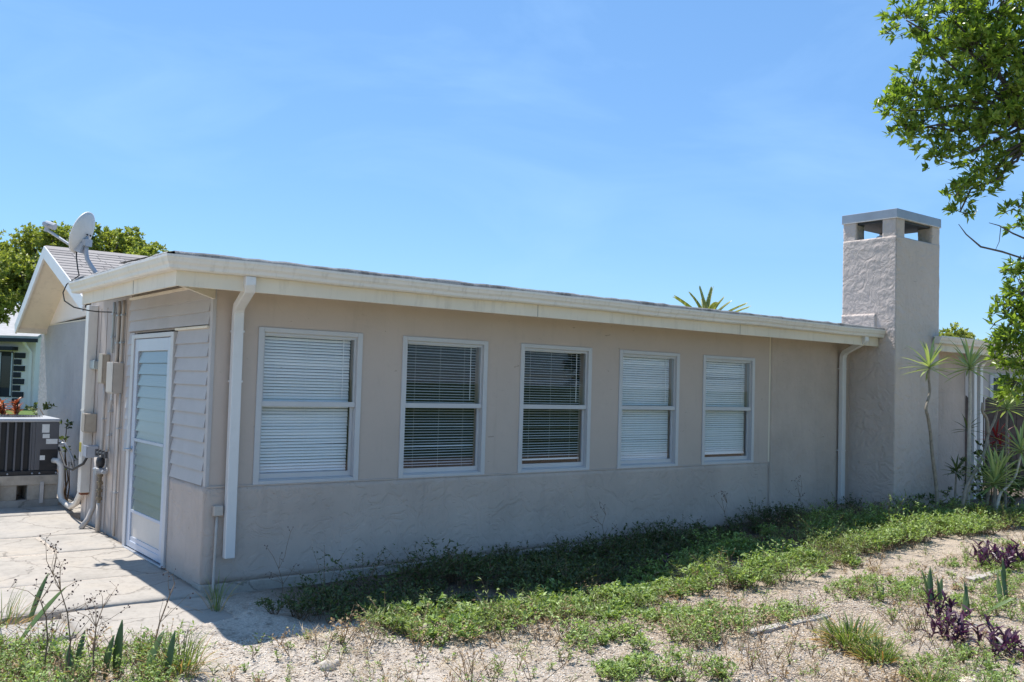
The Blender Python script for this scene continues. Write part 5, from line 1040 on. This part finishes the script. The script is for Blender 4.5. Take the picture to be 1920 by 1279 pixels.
seed_stalk('tall dry stalk with black seed heads over the patio at left', [(-1.35, -1.74, 0), (-1.33, -1.70, .18), (-1.345, -1.66, .33), (-1.38, -1.64, .45), (-1.42, -1.62, .54)], 16, 5, .005)
seed_stalk('shorter branching seed stalk right of the tall dry stalk', [(-1.22, -1.78, 0), (-1.22, -1.75, .12), (-1.20, -1.70, .24), (-1.16, -1.66, .33)], 12, 4)
seed_stalk('low thin seed stalk in front of the leaning snake leaf', [(-1.42, -1.5, 0), (-1.40, -1.48, .14), (-1.41, -1.46, .27), (-1.44, -1.44, .36)], 10, 4)
seed_stalk('bent straw coloured stalk leaning across the sunlit slab', [(-0.85, -1.55, 0), (-0.78, -1.48, .16), (-0.70, -1.40, .30), (-0.66, -1.36, .36)], 6, 2)
for k, (x_, y_, h_) in enumerate([(7.05, -.55, .45), (5.6, -.6, .40), (3.9, -.45, .42), (0.42, -.55, .34)]):
    seed_stalk('thin weed stalk against the shaded wall, ' + ('below the joint strip', 'below the last window', 'below the fourth window', 'beside the corner downspout')[k], [(x_, y_, 0), (x_ + .02, y_ + .02, gz(x_, y_) + h_ * .4), (x_ - .02, y_ + .02, gz(x_, y_) + h_ * .75), (x_ + .03, y_ + .03, gz(x_, y_) + h_)], 6, 3, .003)

# --- timbers and stones
def timber(label, a, b, w_, h_, mat):
    a, b = Vector((a[0], a[1], 0)), Vector((b[0], b[1], 0)); d_ = (b - a); L = d_.length; d_.normalize(); s_ = Vector((-d_.y, d_.x, 0)); vs = []; fs = []; seg = 12
    for i in range(seg + 1):
        p_ = a + d_ * (L * i / seg); p_.z = gz(a.x, a.y) * (1 - i / seg) + gz(b.x, b.y) * i / seg - .002
        for (q_, z_) in ((-1, -.03), (1, -.03), (1, h_), (-1, h_)): vs.append(p_ + s_ * (q_ * w_ / 2 + rng.uniform(-.003, .003)) + Vector((0, 0, z_ + rng.uniform(-.003, .003))))
        if i: b0 = (i - 1) * 4; fs += [(b0 + k, b0 + (k + 1) % 4, b0 + 4 + (k + 1) % 4, b0 + 4 + k) for k in range(4)]
    fs += [(3, 2, 1, 0), tuple(range(seg * 4, seg * 4 + 4))]; o_ = MB().add(vs, fs).build('edging_board', mat, None, loc=(a.x, a.y, gz(a.x, a.y)), bevel=.005); tag(o_, label, 'board', 'old edging boards')
timber('weathered grey edging board lying behind the thick grass tuft', (2.83, -3.06), (3.75, -3.08), .08, .022, 'grey_timber'); timber('short grey edging board beside the large purple clump', (6.0, -3.07), (6.65, -3.1), .09, .03, 'grey_timber')
def rock(label, x_, y_, sx, sy, sz, mat):
    bm = bmesh.new(); bmesh.ops.create_icosphere(bm, subdivisions=3, radius=1); me = bpy.data.meshes.new('rock'); bm.to_mesh(me); bm.free(); k = len(me.vertices); co = np.zeros(k * 3); me.vertices.foreach_get('co', co); co = co.reshape(-1, 3)
    co *= (0.75 + .5 * fbm(co[:, 0] * 1.6 + x_ * 9, co[:, 1] * 1.6 + y_ * 7, co[:, 2] * 1.6, 4))[:, None]; co *= np.array([sx, sy, sz]); co += np.array([x_, y_, gz(x_, y_) + sz * .35]); me.vertices.foreach_set('co', co.ravel()); me.update()
    tag(put('rock', me, mat, None, (x_, y_, gz(x_, y_)), smooth=True), label, 'stone', 'loose stones')
rock('tan lump of rock on the pale sand at the bottom', -0.05, -2.28, .055, .045, .04, 'stone'); rock('small tan rock touching the larger lump on the sand', 0.02, -2.24, .03, .025, .028, 'stone'); rock('pale angular stone at the bottom right edge', 3.05, -4.52, .10, .075, .035, 'stone')
rock('white pebble at the edge of the wall shade', 0.62, -1.58, .04, .03, .03, 'stone_white'); rock('pale pebble near the left end of the bright weeds', 0.42, -1.5, .03, .025, .02, 'stone_white')
